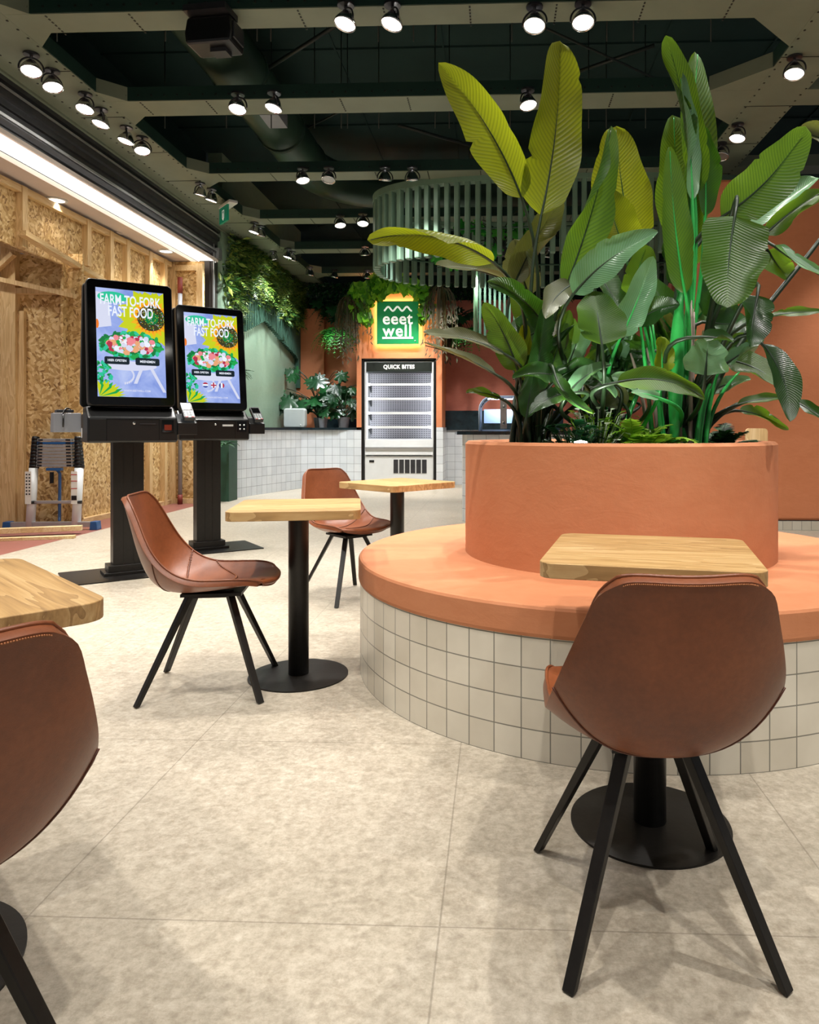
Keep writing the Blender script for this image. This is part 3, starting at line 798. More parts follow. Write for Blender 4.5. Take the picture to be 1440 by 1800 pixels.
cl = [((.400, 1.63), (.0, 1.0), 'cognac leather bucket chair seen from behind in the right foreground'),
      ((-1.085, 3.06), (1.0, .13), 'cognac leather bucket chair in side view between the kiosks and the middle table'),
      ((-.79, 4.72), (.66, -.75), 'cognac leather bucket chair half hidden behind the middle table, facing us'),
      ((-.885, 1.13), (-.72, .69), 'cognac leather bucket chair cut off at the left foreground edge')]
for i, ((x, z), hd_, lab) in enumerate(cl):
    t = C0 if i == 0 else dup(C0)
    X, Y = room(x, z); t.location = (X, Y, 0); t.rotation_euler = (0, 0, yaw_of(*hd_)); t['label'] = lab; t['group'] = 'cognac bucket chairs'

# ================================================================== ORDER KIOSKS
def emit(name, col, s=1.0):
    t = NT(name); t.set(Base_Color=(0, 0, 0, 1), Roughness=.2); t.b.inputs['Emission Color'].default_value = lin(col); t.b.inputs['Emission Strength'].default_value = s
    return t.m
def blue_bg():
    t = NT('screen_picture_background'); t.set(Base_Color=(0, 0, 0, 1), Roughness=.2); v = t.coord()
    n = t.noise(v, 4, 4, .6, .6); c = t.ramp(n, [(.3, '7C93DC'), (.5, '9DB0EC'), (.7, 'B9C8F4')])
    t.link(c, t.b.inputs['Emission Color']); t.b.inputs['Emission Strength'].default_value = 1.0
    return t.m
SC = [blue_bg(), emit('s_yellow', 'C8D21C'), emit('s_orange', 'F07A1C'), emit('s_brown', '3A3A20'), emit('s_green', '1DA64C'), emit('s_dkgreen', '0B7A3C'), emit('s_pink', 'F08A92'),
      emit('s_pale', 'D8DCF2'), emit('s_btn', '15232C'), emit('s_teal', '2FC59A'), emit('s_white', 'EEF4FF'), emit('s_peach', 'E9A878'), emit('s_red', 'B5304A'), emit('s_blue', '3A4FA0'), emit('s_gold', 'F2B51E')]
for m_, nm in zip(SC, 'background yellow orange brown green dark_green pink pale button teal white peach red blue gold'.split()): m_.name = 'screen_' + nm
def screen_art(parent, flags):
    W_, H_ = .46, .80
    lay = [0.0]
    m = MB()
    def clip(x, z): return (max(-W_ / 2, min(W_ / 2, x)), max(-H_ / 2, min(H_ / 2, z)))
    def poly(pts, mi):
        q = []
        for p in pts:
            c = clip(*p)
            if not q or (abs(q[-1][0] - c[0]) + abs(q[-1][1] - c[1])) > 1e-5: q.append(c)
        if len(q) < 3: return
        A = sum(q[i][0] * q[(i + 1) % len(q)][1] - q[(i + 1) % len(q)][0] * q[i][1] for i in range(len(q)))
        if abs(A) < 2e-6: return
        lay[0] += .00001; m.m = mi
        m.add([(x, -lay[0], z) for x, z in q], [tuple(range(len(q)))])
    def ell(cx, cz, rx, rz, mi, n=20, rot=0):
        poly([(cx + rx * cos(a) * cos(rot) - rz * sin(a) * sin(rot), cz + rx * cos(a) * sin(rot) + rz * sin(a) * cos(rot)) for a in [2 * pi * k / n for k in range(n)]], mi)
    poly([(-W_ / 2, -H_ / 2), (W_ / 2, -H_ / 2), (W_ / 2, H_ / 2), (-W_ / 2, H_ / 2)], 0)
    rnd = random.Random(3)
    # soft figures of the apron behind
    poly([(-.23, .37), (-.15, .36), (-.13, .12), (-.23, .1)], 7)
    ell(-.02, -.17, .19, .035, 7)
    for a, b in (((.10, -.12), (.22, -.36)), ((.09, -.12), (.02, -.30))): poly([(a[0] - .012, a[1]), (a[0] + .012, a[1]), (b[0] + .012, b[1]), (b[0] - .012, b[1])], 7)
    for k in range(14):
        a = -1.4 + k * .2; ell(-.06 + .07 * cos(a), -.24 + .06 * sin(a), .006, .01, 7, 8)
    # sunflower
    sx, sz = .14, .20
    for ring, (rr, mi, n_) in enumerate(((.24, 1, 18), (.21, 1, 14), (.15, 14, 18), (.118, 2, 26))):
        for k in range(n_):
            a = 2 * pi * k / n_ + ring * .15; ca, sa = cos(a), sin(a); w = (.042, .030, .022, .012)[ring]
            poly([(sx + .07 * ca - w * sa * .6, sz + .07 * sa + w * ca * .6), (sx + rr * .7 * ca - w * sa, sz + rr * .7 * sa + w * ca), (sx + rr * ca, sz + rr * sa), (sx + rr * .7 * ca + w * sa, sz + rr * .7 * sa - w * ca), (sx + .07 * ca + w * sa * .6, sz + .07 * sa - w * ca * .6)], mi)
    ell(sx, sz, .098, .098, 3, 28); ell(sx, sz, .05, .05, 5, 20)
    for k in range(150):
        r = .095 * math.sqrt(rnd.random()); a = rnd.random() * 6.28; ell(sx + r * cos(a), sz + r * sin(a), .003, .003, rnd.choice((14, 7, 1, 4)), 5)
    ell(-.12, .335, .10, .042, 9, 24)
    ell(-.225, .13, .012, .035, 2, 12)
    # salad
    ell(.0, -.02, .21, .092, 5, 32)
    for k in range(90):
        a = rnd.random() * 6.28; r = .75 + .3 * rnd.random(); ell(.205 * r * cos(a), -.02 + .092 * r * sin(a), .02 + .012 * rnd.random(), .014, rnd.choice((4, 5, 4, 9)), 7, rnd.random() * 3)
    for k in range(150):
        a = rnd.random() * 6.28; r = .85 * math.sqrt(rnd.random()); s_ = .010 + .013 * rnd.random()
        ell(.19 * r * cos(a), -.012 + .075 * r * sin(a), s_ * 1.2, s_, rnd.choice((7, 7, 10, 6, 11, 12, 4, 6, 10)), rnd.choice((5, 6, 7)), rnd.random() * 3)
    # lettuce and lower petals
    for k in range(60):
        a = rnd.random() * 6.28; r = .075 * math.sqrt(rnd.random()); ell(-.205 + r * cos(a), -.235 + 1.1 * r * sin(a), .016, .010, rnd.choice((9, 5, 4, 9)), 7, rnd.random() * 3)
    for k in range(12):
        a = .1 + k * .17; poly([(-.2 - .02 * sin(a), -.42 + .02 * cos(a)), (-.2 + .10 * cos(a) - .016 * sin(a), -.42 + .10 * sin(a) + .016 * cos(a)), (-.2 + .16 * cos(a), -.42 + .14 * sin(a)), (-.2 + .10 * cos(a) + .016 * sin(a), -.42 + .10 * sin(a) - .016 * cos(a))], 1 if k % 3 else 4)
    # buttons
    for cx in (-.10, .105): poly(rrect(.165, .055, .012, 4, cx, -.135), 8)
    if flags:
        for cx, cols in ((-.07, ((12, 'h'), (10, 'h'), (13, 'h'))), (.0, None), (.07, ((13, 'v'), (10, 'v'), (12, 'v')))):
            z = -.245
            if cols is None:
                ell(cx, z, .024, .024, 10, 20); poly([(cx - .024, z - .006), (cx + .024, z - .006), (cx + .024, z + .006), (cx - .024, z + .006)], 12)
                poly([(cx - .006, z - .024), (cx + .006, z - .024), (cx + .006, z + .024), (cx - .006, z + .024)], 12)
            elif cols[0][1] == 'h':
                ell(cx, z, .024, .024, 10, 20); 
                poly([(cx + .024 * cos(a), z + .024 * sin(a)) for a in [radians(20 + 14 * k) for k in range(11)]], 12)
                poly([(cx + .024 * cos(a), z - .024 * sin(a)) for a in [radians(20 + 14 * k) for k in range(11)]], 13)
            else:
                ell(cx, z, .024, .024, 10, 20)
                poly([(cx - .024 * sin(a), z + .024 * cos(a)) for a in [radians(20 + 14 * k) for k in range(11)]], 13)
                poly([(cx + .024 * sin(a), z + .024 * cos(a)) for a in [radians(20 + 14 * k) for k in range(11)]], 12)
    o = m.build('screen_picture', SC, parent, recalc=False)
    y = -lay[0] - .0006
    tm = SC[10]
    text('heading', 'FARM-TO-FORK', .082, tm, parent, (0, y, .312), ext=.0002, off=.0016, xs=.70, ys=1.3)
    text('heading', 'FAST FOOD', .082, tm, parent, (.0, y, .228), ext=.0002, off=.0016, xs=.70, ys=1.3)
    text('button_text', 'HIER OPETEN', .024, tm, parent, (-.10, y, -.135), ext=.0001, off=.0006, xs=.85)
    text('button_text', 'MEENEMEN', .024, tm, parent, (.105, y, -.135), ext=.0001, off=.0006, xs=.85)
    text('web_address', 'WWW.EEETWELL.COM', .019, SC[7], parent, (.03, y, -.355), ext=.0001, off=.0004, xs=.9)
    return o
def make_kiosk(label, x, z, t, flags):
    X, Y = room(x, z)
    k = thing('order_kiosk', label, 'kiosk', (X, Y, 0), t, 'self-service order kiosks')
    MB().prism(rrect(.86, .56, .01, 2), 2, 0, .008).build('base_plate', M['steel_black'], k)
    MB().b2((-.17, -.10, .008), (.17, .10, .03)).b2((-.14, -.085, .03), (.14, .085, .08)).build('plinth', M['steel_black'], k, bevel=.003)
    p = MB().b2((-.105, -.06, .08), (.105, .06, 1.0)); p.b2((-.035, -.063, .08), (-.031, .0, 1.0)).b2((.035, -.063, .08), (.031, 0, 1.0))
    p.build('post', M['steel_black'], k)
    # console box, sloping top
    m = MB(); m.prism([(-.27, .985), (-.27, 1.165), (-.16, 1.245), (-.02, 1.245), (-.02, .985)], 0, -.30, .30)
    cb = m.build('console', M['black'], k, bevel=.014)
    MB().b2((-.18, -.273, 1.0), (-.178, -.269, 1.155)).b2((.17, -.273, 1.0), (.172, -.269, 1.155)).b2((-.18, -.273, 1.153), (.172, -.269, 1.156)).build('door_gap', M['gloss'], cb)
    MB().tube([(.0, -.265, 1.125), (0, -.276, 1.125)], .010, 14).build('lock', M['chrome'], cb)
    if flags: MB().b2((.06, -.285, 1.108), (.15, -.268, 1.124)).build('receipt', M['white'], cb)
    else: MB().b2((.04, -.275, 1.118), (.145, -.268, 1.124)).build('printer_slot', M['alu_dark'], cb)
    MB().b2((.19, -.276, 1.06), (.27, -.268, 1.15)).build('scanner_window', M['gloss'], cb)
    if flags:
        for a in (.212, .248):
            for b in (1.085, 1.12): MB().tube([(a, -.274, b), (a, -.279, b)], .007, 10).build('scanner_light', M['white_text'], cb)
    else: MB().b2((.205, -.279, 1.075), (.255, -.274, 1.115)).build('scanner_glow', emit('dim_red_scanner', '7A2A18', .8), cb)
    # two leaning screens, back to back
    for s in (-1, 1):
        lean = radians(8) * 1
        pv = Vector((0, s * .20, 1.235))
        Rm = Matrix.Rotation(radians(-8) if s < 0 else radians(8), 4, 'X')
        hme = MB(); hme.prism(rrect(.585, .93, .035, 6, 0, .475), 1, -.035, .035)
        hs = hme.build('screen_housing', M['black'], k, bevel=.006, seg=3)
        hs.location = pv; hs.rotation_euler = (radians(-8 if s < 0 else 8), 0, 0)
        g = MB(); g.prism(rrect(.57, .915, .03, 6, 0, .475), 1, s * .036, s * .0375); g.build('front_glass', M['gloss'], hs)
        if s < 0:
            e_ = bpy.data.objects.new('touch_screen', None)
            b_ = MB().b2((-.232, -.0384, .073), (.232, -.0376, .877)).build('touch_screen', M['gloss'], hs)
            a = screen_art(hs, flags)
            for c_ in [c_ for c_ in hs.children if c_.name.split('.')[0] in ('screen_picture', 'heading', 'button_text', 'web_address')]:
                c_.location = Vector(c_.location) + Vector((0, -.0390, .475))
            bpy.data.objects.remove(e_)
    MB().b2((-.16, -.17, 1.19), (.16, .17, 1.27)).build('screen_neck', M['gloss'], k, bevel=.01)
    MB().b2((-.28, -.02, .985), (.28, .25, 1.2)).build('rear_console', M['black'], k, bevel=.015)
    # payment terminal on its side arm
    a = MB(); a.prism([(-.27, 1.04), (-.27, 1.13), (-.12, 1.2), (-.05, 1.2), (-.05, 1.04)], 0, .30, .44); a.build('terminal_shelf', M['black'], k, bevel=.004)
    pt = bpy.data.objects.new('payment_terminal', None)
    bpy.data.objects.remove(pt)
    m = MB(); m.prism(rrect(.085, .19, .012), 2, -.016, .016); pt = m.build('payment_terminal', M['dark_grey'], k, bevel=.003)
    pt.location = (.385, -.20, 1.215); pt.rotation_euler = (radians(38), 0, 0)
    MB().b2((-.034, .005, .016), (.034, .08, .018)).build('display', M['gloss'], pt)
    kk = MB()
    for i in range(3):
        for j in range(4): kk.b2((-.032 + i * .023, -.08 + j * .018, .016), (-.014 + i * .023, -.068 + j * .018, .019))
    kk.build('keypad', M['grey'], pt)
    ky = MB()
    for i, mm in enumerate((0, 1, 2)): ky.m = mm; ky.b2((-.032 + i * .023, -.09, .016), (-.014 + i * .023, -.082, .0195))
    ky.build('function_keys', [M['red'], M['white'], M['red']], pt)
    # bracket with cable on the other side
    m = MB(); m.prism([(.05, 1.06), (.05, 1.20), (.22, 1.20), (.27, 1.10), (.27, 1.06)], 0, -.48, -.30); m.build('side_bracket', M['grey_metal'], k, bevel=.003)
    MB().tube(bez((-.42, .04, 1.19), (-.42, -.02, 1.16), (-.42, .03, 1.10)), .006, 8).tube(bez((-.42, .04, 1.19), (-.40, .08, 1.26), (-.36, .1, 1.22)), .006, 8).build('cable', M['black'], k)
    MB().prism(rrect(.11, .17, .01, 4, -.40, .16), 2, 1.205, 1.225).build('rear_terminal', M['dark_grey'], k, bevel=.003)
    MB().b2((-.302, -.0, 1.02), (-.3, .05, 1.09)).build('socket_plate', M['white'], k)
    return k
make_kiosk('double-sided black order kiosk with lit touch screen, the nearer and larger one', -2.57, 5.47, radians(37), False)
make_kiosk('double-sided black order kiosk with language flags on its screen, the farther one', -2.37, 6.58, radians(37), True)

# ================================================================== LADDER AND TIMBER
p = G(97, 931)
ld = thing('telescopic_ladder', 'folded telescopic ladder with blue feet leaning on the chipboard partition', 'ladder', (p.x, p.y, 0), radians(4))
s_ = p.y / 1280 * 1.0
def lx(px): return (px - 97) * p.y / 1280
ax_, bx_ = lx(53), lx(134)
Hc = CH - (825 - PY) * p.y / 1280; Ht = CH - (768 - PY) * p.y / 1280
lean = .10
for i, x in enumerate((ax_, bx_)):
    l = MB().tube([(x, 0, .02), (x, lean * .65, Hc)], .046, 18).build('stile', M['white'], ld)
    MB().tube([(x, lean * .24, .275), (x, lean * .27, .31)], .050, 18).build('collar', M['black'], l)
    c = MB(); zz = Hc
    n_ = 9
    for j in range(n_):
        z0 = Hc + (Ht - Hc) * j / n_; z1 = Hc + (Ht - Hc) * (j + .9) / n_; r0 = .05 - .0016 * j
        xo = (x - (ax_ + bx_) / 2) * (1 - .008 * j) + (ax_ + bx_) / 2 - 0
        c.tube([(xo, lean * .7, z0), (xo, lean * .7 + .01, z1)], r0, 16)
    c.build('collar_stack', M['black'], ld)
    lb = MB().b2((x - .03, -.047, Hc - .38), (x + .035, -.045, Hc - .03)).build('sticker', plain('white_sticker', 'D8D6CE', .5), l)
    if i:
        r = MB()
        for z in (.06, .13, .21): r.b2((x - .03, -.049, Hc - z - .008), (x + .035, -.0465, Hc - z))
        r.build('red_print', M['red'], lb); MB().b2((x - .025, -.049, Hc - .34), (x + .03, -.0465, Hc - .29)).build('black_print', M['black'], lb)
    else:
        r = MB()
        for a in range(2):
            for b in range(7): r.b2((x - .02 + a * .03, -.049, Hc - .07 - b * .035), (x - .005 + a * .03, -.0465, Hc - .055 - b * .035))
        r.build('black_print', M['black'], lb)
for j in range(9):
    z = Hc + .015 + (Ht - Hc - .03) * j / 9.0; z1 = z + (Ht - Hc - .03) / 9.0 * .82
    w = 1 - .006 * j
    cx = (ax_ + bx_) / 2; hw = (bx_ - ax_) / 2 * w - .05
    r = MB().b2((cx - hw, .02, z), (cx + hw, .10, z1)).build('rung', M['blue'] if j == 7 else M['alu'], ld, bevel=.003)
    for sx in (-1, 1): MB().b2((cx + sx * (hw - .035) - .025, .016, z + .006), (cx + sx * (hw - .035) + .025, .02, z1 - .006)).build('end_slot', M['black'], r)
MB().b2((ax_ + .03, .0, .28), (bx_ - .03, .05, .31)).build('lower_rung', M['alu'], ld, bevel=.003)
sb = MB().b2((lx(20), -.03, .03), (lx(166), .03, .085)).build('stabiliser_bar', M['alu'], ld, bevel=.003)
for px in (14, 168):
    m = MB(); a = lx(px); m.prism([(a - .04, 0), (a + .045, 0), (a + .035, .09), (a - .03, .09)], 1, -.05, .05); m.build('rubber_foot', M['blue'], ld, bevel=.004)
MB().tube([(lx(97), .03, Hc - .01), (lx(100), .06, .6), (lx(102), .03, .09)], .016, 8).box(((ax_ + bx_) / 2, .03, Hc - .01), (.16, .05, .03)).build('blue_strap', M['blue'], ld)
MB().box((lx(91), .0, Hc - .10), (.03, .03, .12)).build('buckle', M['black'], ld)
p0 = G(-30, 945); p1 = G(144, 938)
tag(MB().bar((p0.x, p0.y, .06), (p1.x, p1.y, .06), .09, .05, (0, 0, 1)).build('loose_timber', M['pine_x']), 'pine beam lying on the floor in front of the ladder feet', 'timber')
p0 = G(-30, 952); p1 = G(132, 946)
tag(MB().bar((p0.x, p0.y, .015), (p1.x, p1.y, .015), .08, .028, (0, 0, 1)).build('loose_timber', M['pine_x']), 'flat rough board lying lowest on the floor at the left edge', 'timber')

# ================================================================== CHILLER, SIGN
FX0, FX1 = fl + .05, fr - .05; FH = ft - .05
fd = thing('display_chiller', 'tall white open-front display chiller with perforated back and empty shelves', 'chiller', ((FX0 + FX1) / 2, 13.34, 0))
hw = (FX1 - FX0) / 2
zz = lambda py: CH - (py - PY) * 13.36 / 1280
m = MB().b2((-hw, 0, 0), (-hw + .035, .7, FH)).b2((hw - .035, 0, 0), (hw, .7, FH)).b2((-hw, 0, FH - .02), (hw, .7, FH)).b2((-hw, .66, 0), (hw, .7, FH))
m.build('cabinet', M['white'], fd, bevel=.004)
hp = MB().b2((-hw + .035, -.01, zz(653)), (hw - .035, .25, FH - .02)).build('header_panel', plain('header_black_green', '1A211C', .4), fd)
text('lettering', 'QUICK BITES', .10, M['white_text'], hp, (0, -.014, (zz(653) + FH - .02) / 2), ext=.001, off=.004, xs=.93, space=1.08)
# perforated back panel: procedural slots
t = NT('perforated_grey_sheet'); v = t.coord(); sx_ = t.node('ShaderNodeSeparateXYZ'); t.link(v, sx_.inputs[0])
fx = t.math('FRACT', t.math('MULTIPLY', sx_.outputs[0], 22.0)); fz = t.math('FRACT', t.math('MULTIPLY', sx_.outputs[2], 27.0))
hole = t.math('MULTIPLY', t.math('LESS_THAN', fx, .62), t.math('LESS_THAN', fz, .38))
t.set(Base_Color=t.mix(hole, lin('B9B9C2'), lin('55555C')), Roughness=.45)
MB().b2((-hw + .035, .42, zz(772)), (hw - .035, .44, zz(653))).build('perforated_back', t.m, fd)
for py in (674.5, 700, 725, 750):
    z = zz(py)
    sh_ = MB().b2((-hw + .06, .05, z - .012), (hw - .045, .42, z)).build('shelf', M['grey_metal'], fd)
    MB().b2((-hw + .05, .035, z - .03), (hw - .04, .05, z + .012)).build('price_rail', M['white'], sh_)
    MB().prism([(.06, z - .012), (.42, z - .012), (.42, z - .14), (.38, z - .14), (.2, z - .05)], 0, -hw + .05, -hw + .06).build('bracket', M['black'], sh_)
MB().prism([(-.02, zz(788)), (.0, zz(772)), (.3, zz(772)), (.3, zz(800)), (-.03, zz(800))], 0, -hw + .01, hw - .01).build('front_bin', M['white'], fd, bevel=.005)
MB().b2((-hw + .01, -.045, zz(789)), (hw - .01, -.02, zz(786))).build('bumper_rail', M['alu'], fd)
MB().b2((-hw + .01, -.01, 0), (hw - .01, .3, zz(802))).build('kick_panel', M['white'], fd, bevel=.003)
for sx in (-1, 1):  # glowing strips and lamps added to brighten the chiller inside
    MB().b2((sx * (hw - .042), .03, zz(770)), (sx * (hw - .036), .05, zz(656))).build('added_glow_strip', plain('chiller_fill_glow', (.95, .97, 1.0), .4, 0, .5, 4.0), fd)
    L = bpy.data.lights.new('chiller_fill_lamp', 'AREA'); L.shape = 'RECTANGLE'; L.size = .04; L.size_y = zz(656) - zz(770); L.energy = 7; L.color = (.93, .96, 1)
    lo = bpy.data.objects.new('chiller_fill_lamp', L); COL.objects.link(lo); lo.parent = fd; lo.location = (sx * (hw - .06), .03, (zz(656) + zz(770)) / 2); lo.rotation_euler = (radians(90), 0, radians(sx * 40))
g = MB()
for k in range(6): g.b2((-.10 + k * .105, -.015, zz(832)), (-.10 + k * .105 + .085, -.009, zz(808)))
g.build('air_grille', M['alu_dark'], fd)
MB().b2((-hw + .09, -.016, zz(813)), (-hw + .18, -.009, zz(809))).build('handle_slot', M['black'], fd)

a = PY_(663, 530, 13.22); b = PY_(736.5, 605, 13.22)
sw = b.x - a.x; shh = a.z - b.z
sg = thing('illuminated_sign', 'square green backlit sign reading eeet well above the chiller', 'sign', ((a.x + b.x) / 2, 13.22, (a.z + b.z) / 2))
MB().b2((-sw / 2, -.03, -shh / 2), (sw / 2, .0, shh / 2)).build('panel', M['sign_green'], sg, bevel=.004)
hl = MB()
for x0, z0, x1, z1 in ((-sw / 2 + .01, -shh / 2 + .01, sw / 2 - .01, -shh / 2 + .03), (-sw / 2 + .01, shh / 2 - .03, sw / 2 - .01, shh / 2 - .01), (-sw / 2 + .01, -shh / 2 + .01, -sw / 2 + .03, shh / 2 - .01), (sw / 2 - .03, -shh / 2 + .01, sw / 2 - .01, shh / 2 - .01)):
    hl.b2((x0, .004, z0), (x1, .02, z1))
hl.build('backlight', M['halo'], sg)
u = sw / 73.5
text('lettering', 'eeet', .30, M['sign_white'], sg, (-.5 * u, -.034, (567 - 561) * u), ext=.003, off=.005, space=1.06, xs=.98)
text('lettering', 'well', .30, M['sign_white'], sg, (-.5 * u, -.034, (567 - 582) * u), ext=.003, off=.005, space=1.12, xs=.98)
MB().b2((-27 * u, -.038, -28.5 * u), (27 * u, -.03, -25 * u)).build('underline', M['sign_white'], sg)
w = [(-24 * u + 49 * u * k / 60, -.036, 24 * u - 3.6 * u * cos(k / 60 * 3.0 * 2 * pi + .3)) for k in range(61)]
MB().tube(w, 1.5 * u, 8).build('wave', M['sign_white'], sg)
MB().tube([(30.5 * u, -.034, -32 * u), (30.5 * u, -.030, -32 * u)], 1.6 * u, 12).build('dot', M['pole_green'], sg)

# ================================================================== RIGHT COUNTER WITH DISPLAY
rc = thing('display_counter', 'white-tiled serving counter with dark stone top behind the planter', 'counter', (0, 0, 0))
a = G(812, 918)
MB().wallstrip([(a.x + .12, 12.6), (a.x - .05, 9.6), (a.x, a.y + .12), (a.x + .06, a.y + .03), (a.x + .16, a.y), (a.x + 2.8, a.y)], 0, 1.02).build('tiled_front', M['tile_white'], rc)
MB().prism([(a.x + .0, 12.7), (a.x - .14, 9.6), (a.x - .06, a.y + .05), (a.x + .1, a.y - .04), (a.x + 2.8, a.y - .04), (a.x + 2.8, 10.8), (a.x + .8, 12.7)], 2, 1.02, 1.06).build('worktop', M['stone_dark'], rc)
Yd = 8.9
a = PY_(843, 697, Yd); b = PY_(925, 762, Yd)
gd = thing('glass_display_hood', 'clear rounded acrylic display hood on the counter left of the planter', 'display case', ((a.x + b.x) / 2, Yd, 1.06))
hw_ = (b.x - a.x) / 2; hh = a.z - 1.06
pts_ = [(-hw_, 0), (-hw_, hh - .16)] + [(-hw_ + .16 - .16 * cos(t_), hh - .16 + .16 * sin(t_)) for t_ in [radians(15 * k) for k in range(1, 7)]] + [(hw_ - .16 + .16 * sin(t_), hh - .16 + .16 * cos(t_)) for t_ in [radians(15 * k) for k in range(0, 7)]] + [(hw_, 0)]
inn = [(x * .975, z - .008 if z > .01 else z) for x, z in pts_]
m = MB(); n_ = len(pts_)
vs = [(x, yy, z) for yy in (-.0, .55) for x, z in pts_] + [(x, yy, z) for yy in (-.0, .55) for x, z in inn]
fs = []
for i in range(n_ - 1):
    fs += [(i, i + 1, n_ + i + 1, n_ + i), (2 * n_ + i, 2 * n_ + i + 1, 3 * n_ + i + 1, 3 * n_ + i), (i, i + 1, 2 * n_ + i + 1, 2 * n_ + i), (n_ + i, n_ + i + 1, 3 * n_ + i + 1, 3 * n_ + i)]
m.add(vs, fs); m.build('hood', M['glass'], gd)
MB().tube([(x, 0, z) for x, z in pts_], .012, 8).tube([(x * .9, .01, z - .03 if z > .01 else z) for x, z in pts_], .005, 6).build('front_rim', M['rim'], gd)
MB().tube([(x, .55, z) for x, z in pts_], .012, 8).build('rear_rim', M['rim'], gd)
MB().b2((-hw_ + .1, .2, hh - .03), (hw_ - .1, .24, hh - .015)).build('added_glow_strip', plain('hood_fill_glow', (.8, .88, 1.0), .4, 0, .5, 6.0), gd)  # glow strip and the lamp below are added to brighten the hood
L = bpy.data.lights.new('hood_fill_lamp', 'AREA'); L.shape = 'RECTANGLE'; L.size = .3; L.size_y = .05; L.energy = 6; L.color = (.75, .85, 1)
lo = bpy.data.objects.new('hood_fill_lamp', L); COL.objects.link(lo); lo.parent = gd; lo.location = (0, .2, hh - .05)
MB().b2((-.03, -.03, .03), (.05, -.01, hh - .03)).build('upright', M['alu'], gd)
MB().tube([(.01, -.03, .1), (.01, -.045, .1)], .018, 14).tube([(.01, -.03, hh - .12), (.01, -.045, hh - .12)], .018, 14).build('bolt', M['chrome'], gd)
MB().b2((-hw_ + .02, .02, .0), (hw_ - .02, .5, .02)).b2((-hw_ + .05, .3, .1), (hw_ - .05, .34, hh - .15)).build('tray', plain('pale_blue_tray', 'A9BEDD', .3, .3), gd)
# small appliance on the left counter
a = PY_(499.5, 718, 13.3); b = PY_(539, 752, 13.3)
ap = thing('order_terminal', 'light grey rounded countertop terminal on the left service counter', 'terminal', ((a.x + b.x) / 2, 13.3, 1.115), radians(-8))
m = MB(); m.prism(rrect(b.x - a.x, a.z - 1.115, .05, 6, 0, (a.z - 1.115) / 2), 1, -.06, .06); m.build('body', M['grey'], ap, bevel=.02)
MB().tube([(.13, -.062, .05), (.13, -.066, .05)], .014, 12).build('badge', M['white'], ap)
MB().b2((-.12, .05, .0), (.12, .14, .02)).build('foot', M['dark_grey'], ap)
# pale wooden board behind planter
a = PY_(1312, 700, 6.2); b = PY_(1350, 700, 6.2)
wb = thing('wooden_chair_back', 'pale wooden upright board seen just behind the planter rim at right', 'chair back', ((a.x + b.x) / 2, 6.2, 0))
m = MB(); m.prism(rrect(b.x - a.x, .5, .03, 4, 0, .84), 1, 0, .03); m.build('board', M['pine'], wb)
for s in (-1, 1): MB().b2((s * (b.x - a.x) * .35 - .02, 0, 0), (s * (b.x - a.x) * .35 + .02, .03, .6)).build('leg', M['pine'], wb)

# ================================================================== HANGING SLATTED DRUM
dr = thing('slatted_drum', 'large oval drum of vertical sage green slats hanging from the ceiling', 'ceiling feature', (.98, 9.72, 0))
def oval(a, hx=2.58, hy=1.06, e=.72):
    c, s = cos(a), sin(a)
    return (hx * math.copysign(abs(c) ** e, c), hy * math.copysign(abs(s) ** e, s))
# even spacing along the perimeter
ps = [oval(2 * pi * k / 2000) for k in range(2001)]
Ls = [0]
for a, b in zip(ps[:-1], ps[1:]): Ls.append(Ls[-1] + math.hypot(b[0] - a[0], b[1] - a[1]))
def at(s):
    s %= Ls[-1]; lo = 0; hi = 2000
    while hi - lo > 1:
        m = (lo + hi) // 2
        if Ls[m] <= s: lo = m
        else: hi = m
    return ps[lo], ps[hi]
slat0 = None; NS = 98
for k in range(NS):
    p, q = at(Ls[-1] * k / NS)
    an = atan2(q[1] - p[1], q[0] - p[0])
    if slat0 is None: slat0 = MB().b2((-.03, -.045, 3.17), (.03, .045, 4.07)).build('slat', M['slat'], dr, bevel=.012); o = slat0
    else: o = slat0.copy(); COL.objects.link(o)
    o.location = (p[0], p[1], 0); o.rotation_euler = (0, 0, an)
ring = MB(); R1 = [(x * 1.02, y * 1.05) for x, y in ps[::25]]; R0 = [(x * .97, y * .93) for x, y in ps[::25]]
n_ = len(R1)
vs = [(x, y, z) for z in (4.04, 4.12) for x, y in R1] + [(x, y, z) for z in (4.04, 4.12) for x, y in R0]
fs = []
for i in range(n_ - 1):
    fs += [(i, i + 1, n_ + i + 1, n_ + i), (2 * n_ + i, 2 * n_ + i + 1, 3 * n_ + i + 1, 3 * n_ + i), (i, i + 1, 2 * n_ + i + 1, 2 * n_ + i), (n_ + i, n_ + i + 1, 3 * n_ + i + 1, 3 * n_ + i)]
ring.add(vs, fs); ring.build('top_ring', M['slat'], dr)
r2 = MB(); r2.tube([(x * .97, y * .95, 3.5) for x, y in ps[::25]], .012, 6); r2.build('inner_band', M['slat_dark'], dr)

